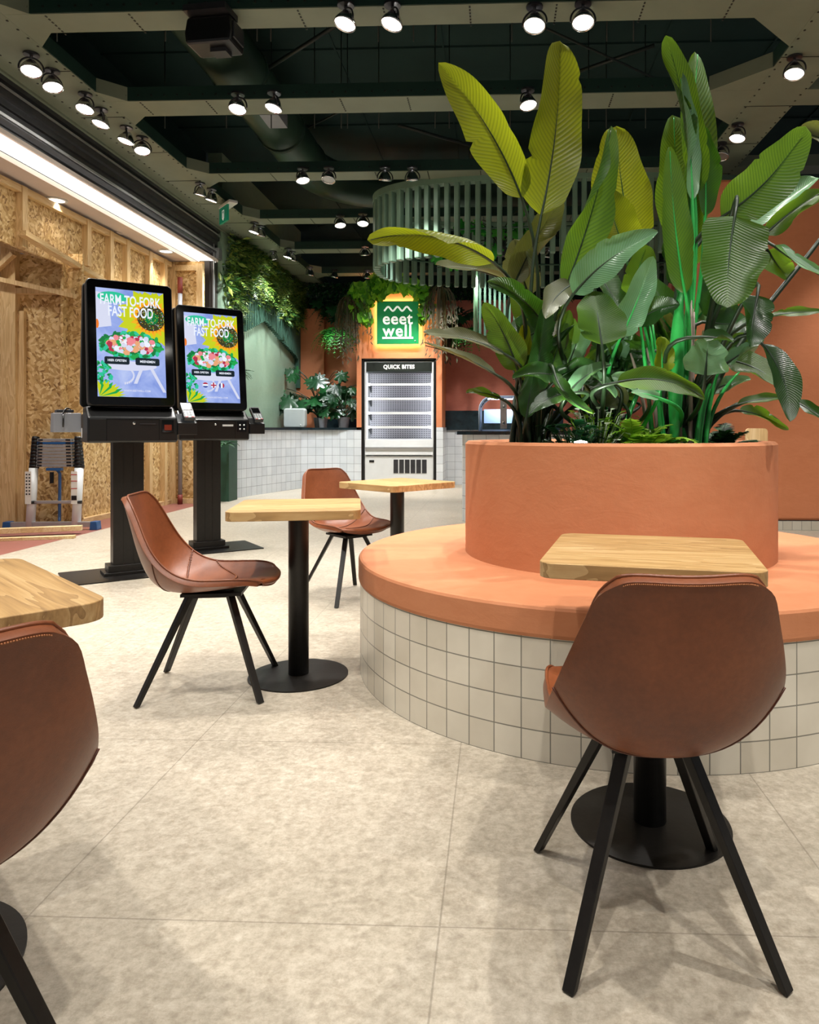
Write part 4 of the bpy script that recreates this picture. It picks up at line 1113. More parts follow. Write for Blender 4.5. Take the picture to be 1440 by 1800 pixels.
# slat cladding of the green wall with its zigzag lower edge
SX = -4.17
def zline(px):  # lower outline of the slats in the photo
    k = [(404, 596), (418, 588), (464, 563), (520, 628), (529, 742), (534, 745)]
    for (a, b), (c, d_) in zip(k[:-1], k[1:]):
        if a <= px <= c: return b + (d_ - b) * (px - a) / (c - a)
    return 745
sl = MB(); Y = 11.75
while Y < 15.15:
    px = PX + F * ((-4.15 * cos(YAW) + Y * sin(YAW)) / (4.15 * sin(YAW) + Y * cos(YAW)))
    z = PXp(px, zline(px), -4.15).z
    sl.b2((-4.199, Y, max(z, 1.13)), (-4.11, Y + .045, 3.75)); Y += .088
tag(sl.build('slat_cladding', M['slat_dark']), 'dark green vertical slats with a gable-shaped lower edge on the left wall', 'wall cladding')
# second hanging slat screen and pale pole by the rose wall
a = PY_(842, 500, 12.6); b = PY_(905, 590, 12.6)
ss = thing('slat_screen', 'dark green slatted panel hanging below the drum before the rose wall', 'screen', (0, 12.6, 0))
m = MB(); x = a.x
while x < b.x: m.b2((x, 0, b.z), (x + .04, .05, 4.0)); x += .085
m.build('slats', M['slat_dark'], ss); MB().b2((a.x, .05, 3.9), (b.x, .08, 4.0)).build('rail', M['slat_dark'], ss)
a = PY_(836.5, 590, 12.5)
tag(MB().tube([(a.x, 12.5, a.z), (a.x, 12.5, 4.09)], .04, 16).build('hanging_pole', M['pole_green']), 'shiny pale green pole hanging beside the dark slatted panel', 'pole')
# thin stem of light at the display shelf
# ================================================================== FOLIAGE HELPERS
GREENS = ['1E4A16', '2F6B1F', '4E8A2A', '79A83A', '35702A']
LM = dict(
    yellow=leaf_mat('banana_leaf_backlit', '4A5C0E', '7E8A22', 'A9B41C', .5),  # glow of light through the blade put into the yellow-green
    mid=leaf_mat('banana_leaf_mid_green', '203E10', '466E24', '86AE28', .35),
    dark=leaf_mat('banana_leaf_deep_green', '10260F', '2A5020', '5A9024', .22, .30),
    pale=leaf_mat('banana_leaf_sheen', '3E6A48', '86AC86', '8FC060', .22, .26),  # paler green, with the sheen on the blades painted in
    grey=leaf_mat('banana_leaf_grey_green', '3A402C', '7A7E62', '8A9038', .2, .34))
STALK = plain('leaf_stalk_green', '2A5A22', .4, 0, .5, None, .3, 8)
STALK_B = plain('leaf_stalk_uplit_green', '2FA04A', .35, 0, .5, None, .25, 8)  # uplit stems: the light on them is put into the green
STALK_D = plain('leaf_stalk_dark', '1C2E18', .45, 0, .5, None, .3, 8)
ML = dict(
    wall=small_leaf_mat('living_wall_leaves', ['17301A', '24481A', '3C6A24', '6C8C34', '96A045', '2B5A2A']),
    vine=small_leaf_mat('vine_leaves', ['2E6A12', '4C9018', '74B426', '8CC832'], .4, .4),
    dark=small_leaf_mat('dark_leaves', ['0C2A16', '14401F', '1F5A2C'], .3, .12),
    fern=small_leaf_mat('fern_leaves', ['1E7A2A', '36A038', '5CC048'], .45, .35),
    fernd=small_leaf_mat('dark_fern_leaves', ['0F2A14', '1B4420', '2C5C28'], .5, .2),
    fernl=small_leaf_mat('light_fern_leaves', ['4E8A1E', '84B030', 'A6CC3C'], .45, .35),
    grass=small_leaf_mat('hanging_grass', ['33260F', '4A3C1A', '2C3A16', '3A2E14'], .6, .2),
    white=small_leaf_mat('pale_flowers', ['C8D8C0', 'E8F0E0'], .5, .2))

def big_leaf(name, parent, base, tip, width, mat, facing, bow=0.0, fold=.25, curl=0.0, root=None, stalk=STALK, wav=.03, shape=.75, seed=0, sr=.011, tear=True, ctrl=None):
    """one blade: base (where the stalk ends), tip, width in metres, facing = direction the flat side looks to,
    bow = sideways bend of the midrib (fraction of length, along the across direction), curl = bend along facing"""
    rnd = random.Random(seed)
    base, tip = Vector(base), Vector(tip); f = Vector(facing).normalized(); d = tip - base; L = d.length
    ac = d.normalized().cross(f)
    if ac.length < .05: ac = d.normalized().cross(Vector((1, 0, 0)))
    ac.normalize()
    cpt = (base + tip) / 2 + ac * bow * L + f * curl * L if ctrl is None else Vector(ctrl)
    nu, nv = 34, 14
    mid = bez(base, cpt, tip, nu)
    vs = []
    tears = [(rnd.uniform(.15, .85), rnd.choice((-1, 1)), rnd.uniform(.08, .30), rnd.uniform(.012, .03)) for _ in range(rnd.randint(1, 4))] if tear else []
    ph = [rnd.uniform(0, 6.28) for _ in range(6)]
    fl_ = [fold * rnd.uniform(.5, 2.2), fold * rnd.uniform(.5, 2.2)]; wd = [rnd.uniform(.85, 1.12), rnd.uniform(.85, 1.12)]
    twist = rnd.uniform(-.35, .35); tipc = rnd.uniform(-.10, .14); bl = rnd.uniform(.40, .62)
    rollu = rnd.uniform(.3, .8); rolls = rnd.choice((0, 1)); rolla = rnd.uniform(.0, .55)
    for i, c in enumerate(mid):
        u = i / nu
        tg = (mid[min(i + 1, nu)] - mid[max(i - 1, 0)]).normalized()
        nn = (f - tg * f.dot(tg)); nn = nn.normalized() if nn.length > .05 else ac.cross(tg).normalized()
        nn = Matrix.Rotation(twist * (u - .5) * 2, 3, tg) @ nn
        a_ = tg.cross(nn).normalized()
        c = c + nn * (tipc * L * max(0, u - .7) ** 2 * 4)
        w = width * .5 * (max(0.0, math.sin(pi * (u ** shape))) ** bl)
        if u < .06: w = min(w, width * .5 * (.12 + u / .06 * .45))
        w = max(w, .002)
        for j in range(nv + 1):
            v = -1 + 2 * j / nv; k = 1 if v > 0 else 0; s = 1 if k else -1; av = abs(v)
            edge = wd[k] + .05 * math.sin(u * 14 + ph[4 + k])
            for tu, ts, tw, th in tears:
                if ts == s and abs(u - tu) < th: edge -= tw * (1 - abs(u - tu) / th)
            wave = (math.sin(u * 8 + ph[k]) * av ** 2 + .5 * math.sin(u * 21 + ph[2 + k]) * av ** 3) * wav * L * .35
            # each half bends away from the midrib by its own angle; one half rolls over towards its rim
            an = fl_[k] * (.7 + .5 * av) * (1 + .5 * math.sin(u * 5 + ph[k]))
            if k == rolls: an += rolla * av * av * max(0, 1 - abs(u - rollu) / .45) * 2.2
            r = av * w * edge
            vs.append(c + a_ * (s * r * cos(an)) + nn * (r * sin(an) + wave))
    m = MB(); fs = []; uv = []
    for i in range(nu):
        for j in range(nv):
            k = i * (nv + 1) + j; fs.append((k, k + 1, k + nv + 2, k + nv + 1))
            q = [(j / nv, i / nu), ((j + 1) / nv, i / nu), ((j + 1) / nv, (i + 1) / nu), (j / nv, (i + 1) / nu)]
            uv.append(q)
    m.add(vs, fs, uv, smooth=True)
    o = m.build(name, mat, parent, recalc=False)
    st = MB(); rr = []
    path = []
    if root is not None:
        root = Vector(root); t0 = (mid[1] - mid[0]).normalized()
        cp = base - t0 * (base - root).length * .35
        cp2 = root + Vector((0, 0, 1)) * (base - root).length * .4
        for k in range(13):
            t = k / 13; path.append((1 - t) ** 3 * root + 3 * (1 - t) ** 2 * t * cp2 + 3 * (1 - t) * t * t * cp + t ** 3 * base)
            rr.append(sr * (1.3 - .6 * t))
    n0 = len(path)
    for i, c in enumerate(mid[:-1]):
        path.append(c - f * .002); rr.append(max(.0018, sr * .62 * (1 - i / nu)))
    st.tube(path, rr, 8)
    s = st.build('leaf_stalk', stalk, o)
    return o

def leaflets(mb, n, region, size, rnd, spread=1.0, elong=2.2, out=Vector((1, 0, 0)), droop=.4):
    for _ in range(n):
        c = region(rnd); L = size * rnd.uniform(.6, 1.4); w = L / elong
        d = Vector((rnd.gauss(0, 1), rnd.gauss(0, 1), rnd.gauss(0, 1) - droop)) * spread + out
        d.normalize(); n_ = Vector((rnd.gauss(0, 1), rnd.gauss(0, 1), rnd.gauss(0, 1))); a = d.cross(n_)
        if a.length < .01: continue
        a.normalize(); b = d.cross(a)
        mb.add([c, c + d * L * .45 + a * w / 2 + b * w * .1, c + d * L, c + d * L * .45 - a * w / 2 + b * w * .1], [(0, 1, 2, 3)])
def frond(mb, base, dirn, L, droop, nl, lw, rnd, up=Vector((0, 0, 1)), stem=True):
    "fern frond: arching rachis with pairs of leaflets"
    base = Vector(base); d = Vector(dirn).normalized(); end = base + d * L + Vector((0, 0, -droop * L)); cp = base + d * L * .5 + Vector((0, 0, droop * L * .3))
    pts = bez(base, cp, end, nl)
    for i in range(1, nl + 1):
        t = (pts[i] - pts[i - 1]).normalized(); s = t.cross(up)
        if s.length < .1: s = t.cross(Vector((1, 0, 0)))
        s.normalize(); u = i / nl; l = lw * math.sin(pi * min(1, u * .85 + .12)) ** .8
        for sg_ in (-1, 1):
            q = pts[i]; e = q + (s * sg_ * 1.0 + t * .45 + Vector((0, 0, rnd.uniform(-.25, .1)))) * l
            w = t * l * .16
            mb.add([q - w, (q + e) / 2 - w * .9, e, (q + e) / 2 + w * .9, q + w], [(0, 1, 2, 3, 4)])
    if stem: mb.tube(pts, .0025, 4)
def fern(name, label, cat, loc, n, L, mat, seed, group=None, lw=.06, updir=.9, droop=.5, drop=False, nl=18):
    rnd = random.Random(seed); t = thing(name, label, cat, loc, 0, group)
    m = MB()
    for k in range(n):
        a = rnd.uniform(0, 6.28); e = rnd.uniform(.2, 1.0)
        d = Vector((cos(a), sin(a), (updir * rnd.uniform(.4, 1.6)) if not drop else rnd.uniform(-.5, .5)))
        frond(m, (rnd.uniform(-.03, .03), rnd.uniform(-.03, .03), 0), d, L * rnd.uniform(.6, 1.1), droop * rnd.uniform(.4, 1.3), nl, lw, rnd)
    m.build('fronds', mat, t, recalc=False)
    return t

# ================================================================== BIG PLANTS IN THE PLANTER
# (stalk end px, tip px, distance base, distance tip, width px, material, facing yaw, facing pitch, bow, fold, curl)
SOIL = HP - .07
def face(yaw_deg, pitch_deg):
    a, b = radians(yaw_deg), radians(pitch_deg)      # 0,0 looks at the camera
    v = Vector((sin(a) * cos(b), -cos(a) * cos(b), sin(b)))
    return Matrix.Rotation(YAW, 3, 'Z') @ v
def plant(label, root_px, zc, leaves, seed, sr=.010):
    X, Y = P(root_px, 772, zc).x, P(root_px, 772, zc).y
    t = thing('giant_bird_of_paradise', label, 'plant', (X, Y, SOIL), 0, 'big leafy plants in the round planter')
    O = Vector((X, Y, SOIL)); rnd = random.Random(seed)
    fill = []
    for _ in range(13):
        bx0 = root_px + rnd.uniform(-20 if root_px < 1000 else -60, 60); by0 = rnd.uniform(560, 715); an = rnd.uniform(-.5 if root_px < 1000 else -1.1, 1.1); ln_ = rnd.uniform(60, 120)
        zz0 = zc + rnd.uniform(-.15, .3)
        fill.append(((bx0, by0), (bx0 + ln_ * sin(an), by0 - ln_ * cos(an) * rnd.choice((1, 1, .5, .1))), zz0, zz0 + rnd.uniform(-.15, .15), rnd.uniform(34, 62), rnd.choice('dark dark mid dark grey pale'.split()), rnd.uniform(-60, 60), rnd.uniform(-10, 40), rnd.uniform(-.2, .2), .3, 0))
    for i, lf in enumerate(list(leaves) + fill):
        (bx_, by_), (tx, ty), z0, z1, wpx, mt, yw, pt, bow, fold, curl = lf[:11]
        rootoff = lf[11] if len(lf) > 11 else rnd.uniform(-38, 38)
        stk = lf[12] if len(lf) > 12 else STALK_D
        b = P(bx_, by_, z0) - O; e = P(tx, ty, z1) - O
        r = P(root_px + rootoff, 772, zc + rnd.uniform(-.12, .12)); r = Vector((r.x, r.y, SOIL - .01)) - O
        w = wpx * (z0 + z1) / 2 / 1280
        big_leaf('leaf', t, b, e, w, LM[mt], face(yw, pt), bow, fold, curl, r, stk, seed=seed * 100 + i, sr=sr, shape=lf[13] if len(lf) > 13 else .75)
    return t
Y_, M_, D_, P_, G_ = 'yellow', 'mid', 'dark', 'pale', 'grey'
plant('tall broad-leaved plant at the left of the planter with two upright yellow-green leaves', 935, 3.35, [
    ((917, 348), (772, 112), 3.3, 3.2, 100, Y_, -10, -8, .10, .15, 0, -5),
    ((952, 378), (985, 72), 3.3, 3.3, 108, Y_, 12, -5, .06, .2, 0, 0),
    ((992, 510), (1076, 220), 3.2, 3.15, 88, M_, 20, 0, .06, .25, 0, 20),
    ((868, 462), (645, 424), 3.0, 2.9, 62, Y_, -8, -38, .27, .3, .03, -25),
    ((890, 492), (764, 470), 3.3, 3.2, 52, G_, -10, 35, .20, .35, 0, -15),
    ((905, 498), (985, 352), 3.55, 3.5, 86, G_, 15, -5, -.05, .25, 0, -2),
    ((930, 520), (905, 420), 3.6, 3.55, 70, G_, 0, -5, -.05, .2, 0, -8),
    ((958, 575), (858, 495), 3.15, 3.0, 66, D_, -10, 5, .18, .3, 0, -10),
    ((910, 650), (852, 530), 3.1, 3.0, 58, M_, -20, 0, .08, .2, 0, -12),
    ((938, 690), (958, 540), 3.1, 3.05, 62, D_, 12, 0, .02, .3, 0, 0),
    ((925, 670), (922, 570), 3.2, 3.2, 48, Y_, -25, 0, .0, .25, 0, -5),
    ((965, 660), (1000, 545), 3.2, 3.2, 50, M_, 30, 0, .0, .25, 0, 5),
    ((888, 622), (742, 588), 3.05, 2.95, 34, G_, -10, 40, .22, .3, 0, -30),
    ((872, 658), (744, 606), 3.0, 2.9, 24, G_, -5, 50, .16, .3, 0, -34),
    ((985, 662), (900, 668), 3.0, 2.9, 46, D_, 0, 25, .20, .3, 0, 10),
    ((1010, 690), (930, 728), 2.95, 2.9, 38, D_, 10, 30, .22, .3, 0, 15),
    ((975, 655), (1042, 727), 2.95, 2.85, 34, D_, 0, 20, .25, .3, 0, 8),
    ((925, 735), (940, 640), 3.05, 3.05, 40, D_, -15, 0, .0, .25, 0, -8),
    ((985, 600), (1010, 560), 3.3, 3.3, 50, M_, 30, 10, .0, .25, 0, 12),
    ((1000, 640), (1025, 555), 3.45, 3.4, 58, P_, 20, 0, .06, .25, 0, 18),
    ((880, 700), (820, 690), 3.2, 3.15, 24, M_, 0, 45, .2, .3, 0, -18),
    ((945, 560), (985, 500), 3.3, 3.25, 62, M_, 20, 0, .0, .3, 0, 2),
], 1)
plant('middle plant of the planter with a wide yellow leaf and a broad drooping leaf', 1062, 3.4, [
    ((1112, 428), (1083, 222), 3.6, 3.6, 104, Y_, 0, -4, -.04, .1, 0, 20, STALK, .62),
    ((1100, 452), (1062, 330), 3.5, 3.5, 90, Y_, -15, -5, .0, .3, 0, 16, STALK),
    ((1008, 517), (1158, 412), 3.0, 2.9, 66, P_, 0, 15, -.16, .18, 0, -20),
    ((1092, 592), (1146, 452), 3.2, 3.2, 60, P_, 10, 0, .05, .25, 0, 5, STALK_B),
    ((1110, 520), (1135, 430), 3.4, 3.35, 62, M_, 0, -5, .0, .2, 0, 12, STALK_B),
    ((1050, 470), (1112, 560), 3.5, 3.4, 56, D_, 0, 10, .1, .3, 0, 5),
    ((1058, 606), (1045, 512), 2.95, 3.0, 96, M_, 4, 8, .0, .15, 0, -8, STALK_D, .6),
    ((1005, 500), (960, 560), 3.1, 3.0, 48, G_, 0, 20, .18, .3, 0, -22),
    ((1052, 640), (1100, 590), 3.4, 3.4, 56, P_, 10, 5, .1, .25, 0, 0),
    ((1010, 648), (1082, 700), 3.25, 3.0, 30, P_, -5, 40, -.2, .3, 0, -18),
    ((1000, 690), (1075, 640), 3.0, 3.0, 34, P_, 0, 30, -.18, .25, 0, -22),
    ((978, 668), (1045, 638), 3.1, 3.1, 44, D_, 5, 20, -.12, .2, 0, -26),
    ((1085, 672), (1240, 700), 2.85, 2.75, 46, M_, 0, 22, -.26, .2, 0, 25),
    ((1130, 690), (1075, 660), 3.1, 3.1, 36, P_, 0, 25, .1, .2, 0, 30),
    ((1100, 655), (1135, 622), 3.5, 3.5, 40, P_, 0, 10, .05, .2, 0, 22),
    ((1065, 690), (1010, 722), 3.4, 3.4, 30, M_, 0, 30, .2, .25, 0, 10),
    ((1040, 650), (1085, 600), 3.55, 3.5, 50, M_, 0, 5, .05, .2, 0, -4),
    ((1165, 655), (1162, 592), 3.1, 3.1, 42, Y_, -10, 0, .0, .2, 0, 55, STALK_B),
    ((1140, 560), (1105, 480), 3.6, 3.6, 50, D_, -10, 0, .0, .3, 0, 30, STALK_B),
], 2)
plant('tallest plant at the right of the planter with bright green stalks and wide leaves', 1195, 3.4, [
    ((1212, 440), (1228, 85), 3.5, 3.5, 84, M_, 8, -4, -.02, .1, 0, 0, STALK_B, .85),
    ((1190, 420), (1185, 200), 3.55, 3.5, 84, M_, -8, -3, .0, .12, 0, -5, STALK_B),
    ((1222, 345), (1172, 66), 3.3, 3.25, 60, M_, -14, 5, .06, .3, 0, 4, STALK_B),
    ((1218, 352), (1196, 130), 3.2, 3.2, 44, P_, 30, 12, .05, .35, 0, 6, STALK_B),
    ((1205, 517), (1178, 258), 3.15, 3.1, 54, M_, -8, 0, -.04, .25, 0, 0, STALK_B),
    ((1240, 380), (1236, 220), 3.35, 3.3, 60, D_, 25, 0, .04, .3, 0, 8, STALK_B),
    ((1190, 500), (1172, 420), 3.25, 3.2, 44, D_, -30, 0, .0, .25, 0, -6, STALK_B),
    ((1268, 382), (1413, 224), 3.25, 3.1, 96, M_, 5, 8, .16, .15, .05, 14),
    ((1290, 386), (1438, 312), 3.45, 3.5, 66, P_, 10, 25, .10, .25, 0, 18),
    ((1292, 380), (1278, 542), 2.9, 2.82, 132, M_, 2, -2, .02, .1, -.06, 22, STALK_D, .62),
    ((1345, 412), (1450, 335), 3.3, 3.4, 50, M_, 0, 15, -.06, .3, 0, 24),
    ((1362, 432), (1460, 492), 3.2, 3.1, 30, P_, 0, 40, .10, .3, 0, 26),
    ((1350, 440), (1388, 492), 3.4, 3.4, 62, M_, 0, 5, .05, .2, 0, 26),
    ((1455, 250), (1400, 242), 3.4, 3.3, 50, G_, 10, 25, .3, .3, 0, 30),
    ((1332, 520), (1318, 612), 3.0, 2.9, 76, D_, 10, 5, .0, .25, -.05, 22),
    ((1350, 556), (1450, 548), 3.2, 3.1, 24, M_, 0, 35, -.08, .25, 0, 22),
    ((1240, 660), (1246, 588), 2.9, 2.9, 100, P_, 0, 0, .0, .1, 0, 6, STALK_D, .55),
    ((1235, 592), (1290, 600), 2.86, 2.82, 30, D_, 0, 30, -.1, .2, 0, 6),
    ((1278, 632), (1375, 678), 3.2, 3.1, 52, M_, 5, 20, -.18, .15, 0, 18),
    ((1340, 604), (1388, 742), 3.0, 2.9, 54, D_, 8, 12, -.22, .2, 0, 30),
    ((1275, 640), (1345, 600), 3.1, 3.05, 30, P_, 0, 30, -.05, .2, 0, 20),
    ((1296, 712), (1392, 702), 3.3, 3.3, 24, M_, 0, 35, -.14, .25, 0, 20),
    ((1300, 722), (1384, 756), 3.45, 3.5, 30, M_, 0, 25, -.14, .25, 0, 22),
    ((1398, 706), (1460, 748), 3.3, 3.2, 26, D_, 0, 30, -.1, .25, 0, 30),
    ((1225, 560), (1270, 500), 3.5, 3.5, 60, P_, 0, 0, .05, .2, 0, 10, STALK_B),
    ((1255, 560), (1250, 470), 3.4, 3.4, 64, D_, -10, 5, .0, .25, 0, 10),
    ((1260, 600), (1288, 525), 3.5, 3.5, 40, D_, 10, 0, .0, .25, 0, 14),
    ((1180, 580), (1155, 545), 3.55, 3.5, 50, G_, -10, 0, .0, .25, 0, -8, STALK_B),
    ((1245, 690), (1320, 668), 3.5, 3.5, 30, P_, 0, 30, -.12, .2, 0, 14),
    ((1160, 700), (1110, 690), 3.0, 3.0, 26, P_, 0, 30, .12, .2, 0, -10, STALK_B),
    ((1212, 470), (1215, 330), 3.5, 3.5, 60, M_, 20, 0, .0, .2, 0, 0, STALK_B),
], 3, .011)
# bare bright stalks and the thick rolled new leaf
X, Y = P(1195, 770, 3.3).x, P(1195, 770, 3.3).y
st = thing('green_stalk_clump', 'clump of bright green upright stalks at the foot of the tallest plant', 'plant', (X, Y, SOIL))
rnd = random.Random(5)
for k in range(16):
    x = rnd.uniform(-.13, .13); y = rnd.uniform(-.08, .08)
    MB().tube(bez((x, y, -.01), (x * 1.1, y, .25), (x * rnd.uniform(1.2, 2.6), y, rnd.uniform(.35, .75))), [.012, .012, .011, .011, .010, .009, .009, .008, .007, .006, .004], 8).build('stalk', STALK_B if k % 3 else plain('pale_pink_stalk', '8A7A70', .5), st)
p0 = P(1186, 690, 3.2) - Vector((X, Y, SOIL)); p1 = P(1196, 515, 3.2) - Vector((X, Y, SOIL))
MB().tube(bez((p0.x, p0.y, -.01), (p0.x, p0.y, .4), p1, 12), [.016, .018, .022, .027, .031, .033, .034, .033, .031, .028, .024, .018, .012], 10).build('rolled_leaf', LM['mid'] if False else STALK_B, st)

# ferns and ground cover
for px, z, n_, L, mt, sd, lab in ((1128, 3.15, 22, .30, 'fernl', 11, 'bright yellow-green fern in the planter between the middle and right plants'), (1085, 3.45, 16, .34, 'fernd', 12, 'dark fern in the planter behind the bright one'),
                                  (1255, 3.4, 26, .27, 'fernd', 13, 'dark upright fern in the planter right of the bright stalks'), (1170, 3.3, 12, .2, 'fernl', 14, 'small light fern tucked beside the bright stalks')):
    p = P(px, 770, z); fern('fern', lab, 'fern', (p.x, p.y, SOIL), n_, L, ML[mt], sd, 'ferns in the round planter', .055, 1.1, .45, nl=22)
def bushy(name, label, cat, loc, n, L, mat, seed, elong=1.5, size=.06, group=None, spread=.12, hgt=.14):
    rnd = random.Random(seed); t = thing(name, label, cat, loc, 0, group); m = MB()
    for k in range(n):
        a = rnd.uniform(0, 6.28); r = spread * math.sqrt(rnd.random()); h_ = hgt * rnd.uniform(.2, 1)
        c = Vector((r * cos(a), r * sin(a), h_)); d = Vector((cos(a), sin(a), rnd.uniform(-.3, .6))).normalized(); s = d.cross(Vector((0, 0, 1))).normalized(); l = size * rnd.uniform(.6, 1.3); w = l / elong
        u_ = Vector((0, 0, .12 * l))
        m.add([c, c + d * l * .3 + s * w * .5 + u_, c + d * l * .7 + s * w * .45 + u_, c + d * l, c + d * l * .7 - s * w * .45 + u_, c + d * l * .3 - s * w * .5 + u_], [(0, 1, 2, 3, 4, 5)])
        m.tube([(r * .2 * cos(a), r * .2 * sin(a), 0), tuple(c)], .002, 4)
    m.build('foliage', mat, t, recalc=False); return t
p = P(1008, 772, 3.1); bushy('round_leaved_plant', 'low round-leaved dark green plant in the planter left of the small uplight', 'plant', (p.x, p.y, SOIL), 90, .1, ML['dark'], 21)
p = P(1050, 772, 3.2); bushy('white_flowering_plant', 'low plant with pale whitish flowers in the planter behind the uplight', 'plant', (p.x, p.y, SOIL), 70, .1, ML['white'], 22, 1.2, .03, None, .14, .22)
p = P(1050, 772, 3.25); bushy('leafy_undergrowth', 'light green undergrowth around the pale flowers', 'plant', (p.x, p.y, SOIL), 120, .1, ML['fernl'], 23, 2.2, .04, None, .16, .2)
p = P(1021, 776, 2.86)
ul = thing('planter_uplight', 'small round lit uplight just inside the planter rim', 'uplight', (p.x, p.y, 1.0))
MB().tube([(0, 0, -.05), (0, 0, .028)], .03, 20).build('housing', M['alu_dark'], ul)
MB().lathe([(.001, .0), (.026, 0), (.026, .004), (.001, .010)], (0, 0, .028), 20).build('lens', M['lamp_on'], ul)
L = bpy.data.lights.new('uplight_lamp', 'SPOT'); L.energy = 18; L.color = (.9, 1, .85); L.spot_size = radians(120); L.spot_blend = .8; L.shadow_soft_size = .03
lo = bpy.data.objects.new('uplight_lamp', L); COL.objects.link(lo); lo.parent = ul; lo.location = (0, 0, .06); lo.rotation_euler = (radians(160), 0, radians(-50))

# ================================================================== LIVING WALL AND HANGING PLANTS
rnd = random.Random(31); m = MB()
def reg(r):
    Y = 10.95 + 4.2 * r.random() ** .9; top_ = 4.06
    px = PX + F * ((-4.15 * cos(YAW) + Y * sin(YAW)) / (4.15 * sin(YAW) + Y * cos(YAW)))
    k = [(374, 640), (404, 600), (420, 512), (455, 520), (520, 572), (546, 520)]
    zl = 572
    for (a, b), (c, d_) in zip(k[:-1], k[1:]):
        if a <= px <= c: zl = b + (d_ - b) * (px - a) / (c - a)
    if px < 404 and r.random() < .35: zl = 740
    lo_ = PXp(px, zl, -4.1).z
    return Vector((-4.18 + .10 * r.random() + .06 * sin(Y * 5) * sin(r.random() * 5), Y, lo_ + (top_ - lo_) * r.random()))
for c in range(420):                                        # tufts
    c0 = reg(rnd); typ = rnd.random()
    if typ < .55:
        leaflets(m, 26, lambda r: c0 + Vector((r.gauss(0, .03), r.gauss(0, .09), r.gauss(0, .08))), rnd.choice((.07, .10, .13)), rnd, .7, rnd.choice((2, 3, 5)), Vector((.9, -.2, -.3)))
    else:
        for _ in range(7): frond(m, c0, (rnd.uniform(.4, 1), rnd.uniform(-1, .6), rnd.uniform(-.4, .7)), rnd.uniform(.18, .34), rnd.uniform(.2, .8), 9, .05, rnd, stem=False)
leaflets(m, 3500, reg, .07, rnd, 1.0, 2.2, Vector((.6, -.2, -.3)))
tag(m.build('living_wall', ML['wall'], recalc=False), 'dense mixed green living wall above the slats on the left wall', 'living wall', None, 'stuff')
# planting strips along the top of the back walls
def strip(name, label, x0, x1, y, z0, z1, n, mat, sd, size=.08):
    r = random.Random(sd); m = MB()
    leaflets(m, n, lambda q: Vector((q.uniform(x0, x1), y - q.random() * .12, q.triangular(z0, z1, z1 - .1))), size, r, .9, 2.0, Vector((0, -.8, -.5)))
    tag(m.build(name, mat, recalc=False), label, 'planting', None, 'stuff')
a = PY_(545, 500, 14.9); b = PY_(640, 545, 14.9); strip('trailing_greenery', 'dark leafy planting along the top of the orange recess', a.x, b.x, 14.95, b.z, a.z + .05, 1300, ML['dark'], 41)
a = PY_(778, 500, 14.0); b = PY_(1010, 520, 14.0); strip('trailing_greenery', 'dark leafy planting along the top of the rose wall', a.x, b.x, 14.15, b.z - .1, a.z + .1, 1400, ML['dark'], 42)
def vine(name, label, pts, n, mat, sd, size, group=None):
    "pts: list of (x,y,z,half width) centres of a climbing mass with heart leaves and stems"
    r = random.Random(sd); m = MB(); t = thing(name, label, 'hanging plant', pts[0][:3], 0, group); O = Vector(pts[0][:3])
    for _ in range(n):
        i = r.randrange(len(pts) - 1); w = r.random(); p = Vector(pts[i][:3]) * (1 - w) + Vector(pts[i + 1][:3]) * w; hw_ = pts[i][3] * (1 - w) + pts[i + 1][3] * w
        c = p - O + Vector((r.gauss(0, hw_ * .5), r.uniform(-.12, .0), r.gauss(0, hw_ * .5)))
        l = size * r.uniform(.7, 1.3); f = Vector((r.gauss(0, .5), -1, r.gauss(0, .4))).normalized(); d = Vector((r.gauss(0, .6), 0, -1)); d = (d - f * d.dot(f)).normalized(); s = d.cross(f)
        m.add([c, c + (s * .5 - d * .12) * l, c + (s * .42 + d * .45) * l, c + d * l, c + (-s * .42 + d * .45) * l, c + (-s * .5 - d * .12) * l], [(0, 1, 2, 3, 4, 5)])
    m.build('foliage', mat, t, recalc=False)
    s = MB()
    for k in range(5):
        s.tube([Vector(p[:3]) - O + Vector((r.gauss(0, p[3] * .3), .02, r.gauss(0, p[3] * .3))) for p in pts], .006, 5)
    s.build('stems', STALK, t)
q = lambda px, py, w, Y=13.15: (*PY_(px, py, Y), w)
vine('pothos_vine', 'bright green heart-leaved vine framing the top left of the green sign', [q(618, 545, .12), q(632, 512, .2), q(655, 498, .18), q(690, 500, .14), q(648, 520, .12), q(636, 552, .10), q(648, 562, .05)], 420, ML['vine'], 51, .12, 'vines over the sign')
vine('pothos_vine', 'bright green heart-leaved vine framing the top right of the green sign', [q(690, 500, .08), q(722, 498, .16), q(746, 512, .13), q(752, 540, .10), q(744, 556, .05)], 230, ML['vine'], 52, .12, 'vines over the sign')
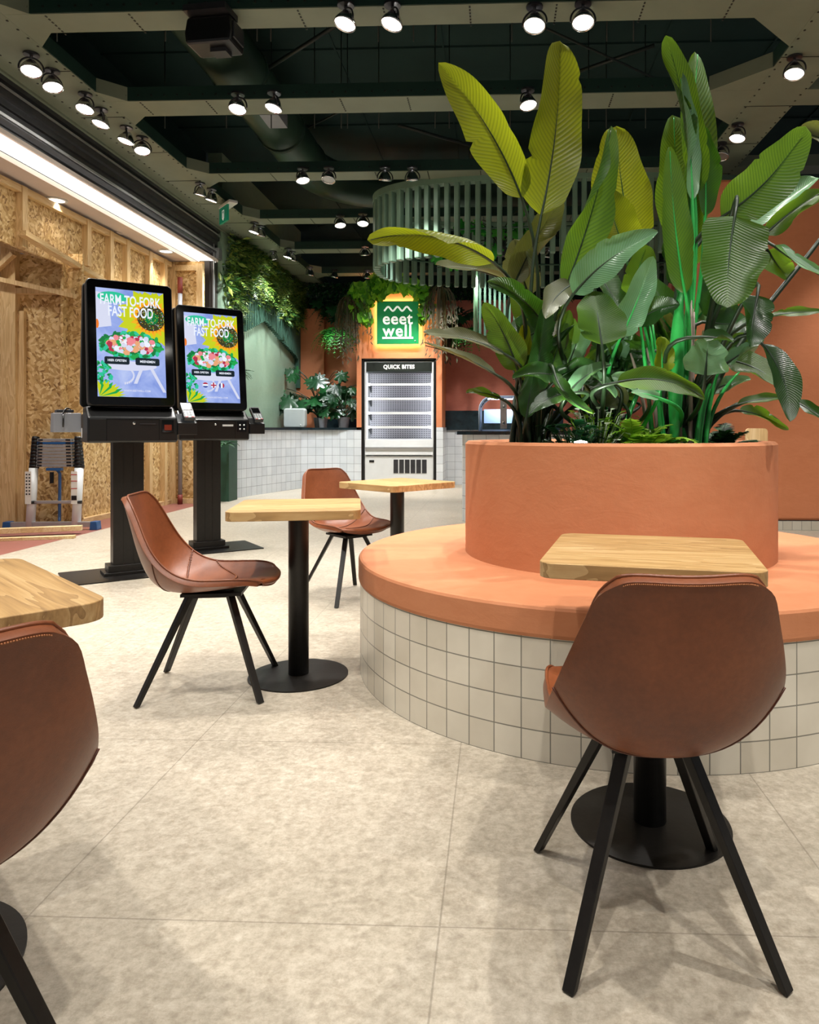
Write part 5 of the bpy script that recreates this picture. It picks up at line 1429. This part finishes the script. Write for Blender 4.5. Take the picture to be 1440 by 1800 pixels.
def grass(label, px, py0, py1, w, Y, sd, n=260, mat=None):
    r = random.Random(sd); a = PY_(px, py0, Y); b = PY_(px, py1, Y); t = thing('hanging_grass_plant', label, 'hanging plant', tuple(a), 0, 'brown grassy hanging plants'); m = MB()
    for _ in range(n):
        L = (a.z - b.z) * r.uniform(.35, 1); x = r.gauss(0, w * .35); x1 = x * 1.7 + r.gauss(0, .06)
        m.tube(bez((x * .3, r.uniform(-.1, 0), r.uniform(-.1, .05)), (x1, -.16, .06), (x1, r.uniform(-.15, -.02), -L), 6), [.007, .008, .008, .007, .006, .004, .001], 3, False, False)
        for k in range(4):
            zz_ = -L * r.uniform(.3, 1); c = Vector((x1 + r.gauss(0, .015), -.1, zz_)); d = Vector((r.gauss(0, .6), -.2, -1)).normalized() * .10; s = Vector((.014, 0, 0)); m.add([c, c + d * .5 + s, c + d, c + d * .5 - s], [(0, 1, 2, 3)])
    m.build('strands', mat or ML['grass'], t, recalc=False)
grass('brown-green grassy plant hanging left of the sign', 616, 525, 640, .22, 13.15, 61, 55)
grass('brown-green grassy plant hanging right of the sign', 774, 505, 640, .22, 13.12, 62, 65)
grass('thin grassy strands hanging over the rose wall', 790, 560, 640, .3, 13.9, 63, 70)
for px, py, Y, mt, n_, L, sd, lab in ((592, 590, 14.6, 'fern', 60, .55, 71, 'bright green fern hanging in the orange recess'), (822, 590, 13.6, 'fern', 45, .42, 72, 'bright green fern hanging before the rose wall'), (583, 545, 14.7, 'fernd', 30, .5, 73, 'dark fern hanging high in the orange recess')):
    p = PY_(px, py, Y); fern('hanging_fern', lab, 'hanging plant', tuple(p), n_, L, ML[mt], sd, 'hanging ferns', .09, .6, 1.1, False, 14)
    MB().lathe([(.001, -.1), (.07, -.1), (.10, .02), (.09, .02)], n=16).build('pot', M['dark_grey'], bpy.data.objects[[o.name for o in COL.objects if o.name.startswith('hanging_fern')][-1]])
def monstera(name, label, loc, n, L, size, mat, sd, pot=True, down=False, group=None):
    r = random.Random(sd); t = thing(name, label, 'potted plant' if pot else 'hanging plant', loc, 0, group)
    if pot: MB().lathe([(.001, 0), (.09, 0), (.12, .2), (.11, .2), (.10, .17), (.001, .17)], n=24).build('pot', M['pot_grey'], t)
    z0 = .18 if pot else 0
    m = MB()
    for k in range(n):
        a = r.uniform(0, 6.28); e = r.uniform(.35, 1.2) if not down else r.uniform(-.3, .5)
        d = Vector((cos(a) * cos(e), sin(a) * cos(e) * .6, sin(e))); l = L * r.uniform(.45, 1); b = Vector((0, 0, z0)) + d * l
        m.m = 1; m.tube(bez((r.gauss(0, .02), r.gauss(0, .02), z0), Vector((0, 0, z0)) + Vector((d.x * .3, d.y * .3, d.z * .9)) * l, b), .008, 5)
        m.m = 0
        f = Vector((d.x * .4 + r.gauss(0, .3), -.8, .5 + r.gauss(0, .2))).normalized(); ax = Vector((d.x, d.y * .3, -.5 + r.gauss(0, .3))); ax = (ax - f * ax.dot(f)).normalized(); s = ax.cross(f); sz = size * r.uniform(.6, 1.25)
        out = []
        for i in range(33):
            th = -pi + 2 * pi * i / 32; rr = (1 - .25 * cos(th) ** 2) * (1 if i % 4 < 2 or abs(th) < .3 else .68)
            rad = sz * .5 * rr * (1 + .25 * cos(th)); out.append(b + ax * (cos(th) * rad + sz * .35) + s * sin(th) * rad + f * (-.12 * sz * abs(sin(th))))
        c = b + ax * sz * .3; o_ = len(m.v)
        m.add([c] + out[:-1], [(0, i + 1, (i + 1) % 32 + 1) for i in range(32)], smooth=True)
    m.build('foliage', [mat, STALK_D], t, recalc=False)
    if not pot: MB().tube([(0, .02, 0), (0, .02, (5.3 if group == 'plants in the drum' else 3.6) - loc[2])], .005, 6).lathe([(.001, -.09), (.06, -.09), (.09, .02), (.08, .02)], n=16).build('hanging_pot', M['dark_grey'], t)
    return t
p = PY_(562, 752, 14.2); monstera('monstera', 'large glossy dark monstera in a pot on the left counter', (p.x, p.y, 1.115), 36, 1.15, .38, ML['dark'], 81)
p = PY_(604, 752, 13.9); monstera('monstera', 'smaller glossy dark plant in a pot nearest the chiller', (p.x, p.y, 1.115), 26, .7, .26, ML['dark'], 82)
p = PY_(568, 752, 13.8); tag(MB().lathe([(.001, 0), (.07, 0), (.09, .18), (.08, .18)], (p.x, p.y, 1.115), 20).build('metal_canister', M['grey_metal']), 'grey metal canister beside the plant pots on the left counter', 'canister')
p = PY_(606, 545, 14.8); monstera('hanging_monstera', 'dark glossy plant hanging high in the orange recess', tuple(p), 16, .5, .3, ML['dark'], 83, False, True, 'dark hanging plants')
p = PY_(805, 560, 13.9); monstera('hanging_monstera', 'dark glossy plant hanging high before the rose wall', tuple(p), 16, .5, .3, ML['dark'], 84, False, True, 'dark hanging plants')
p = PY_(826, 470, 9.6); monstera('hanging_monstera', 'green monstera leaves trailing out of the slatted drum', (p.x, 9.3, 3.35), 14, .45, .22, ML['fern'], 85, False, True, 'plants in the drum')
p = PY_(880, 440, 9.6); monstera('hanging_monstera', 'green plant growing inside the slatted drum behind the leaves', (p.x, 9.8, 3.5), 22, .6, .22, ML['fern'], 86, False, False, 'plants in the drum')
p = PY_(1165, 490, 12.5); bushy('hanging_greenery', 'dark hanging greenery between the tall leaves at the top of the rose wall', 'hanging plant', (p.x, 12.5, p.z - .2), 300, .1, ML['dark'], 87, 2, .12, None, .5, .5)
p = PXp(412, 660, -4.1); fern('wall_fern', 'spiky fern on the green wall beside the farther kiosk', 'fern', (p.x, p.y, p.z), 26, .35, ML['fernd'], 88, None, .05, .5, .5)
p = PXp(397, 782, -3.98); fern('wall_fern', 'small pale fern tuft under the counter end by the farther kiosk', 'fern', (p.x, p.y, p.z), 10, .22, ML['fernd'], 89, None, .04, .5, .5)
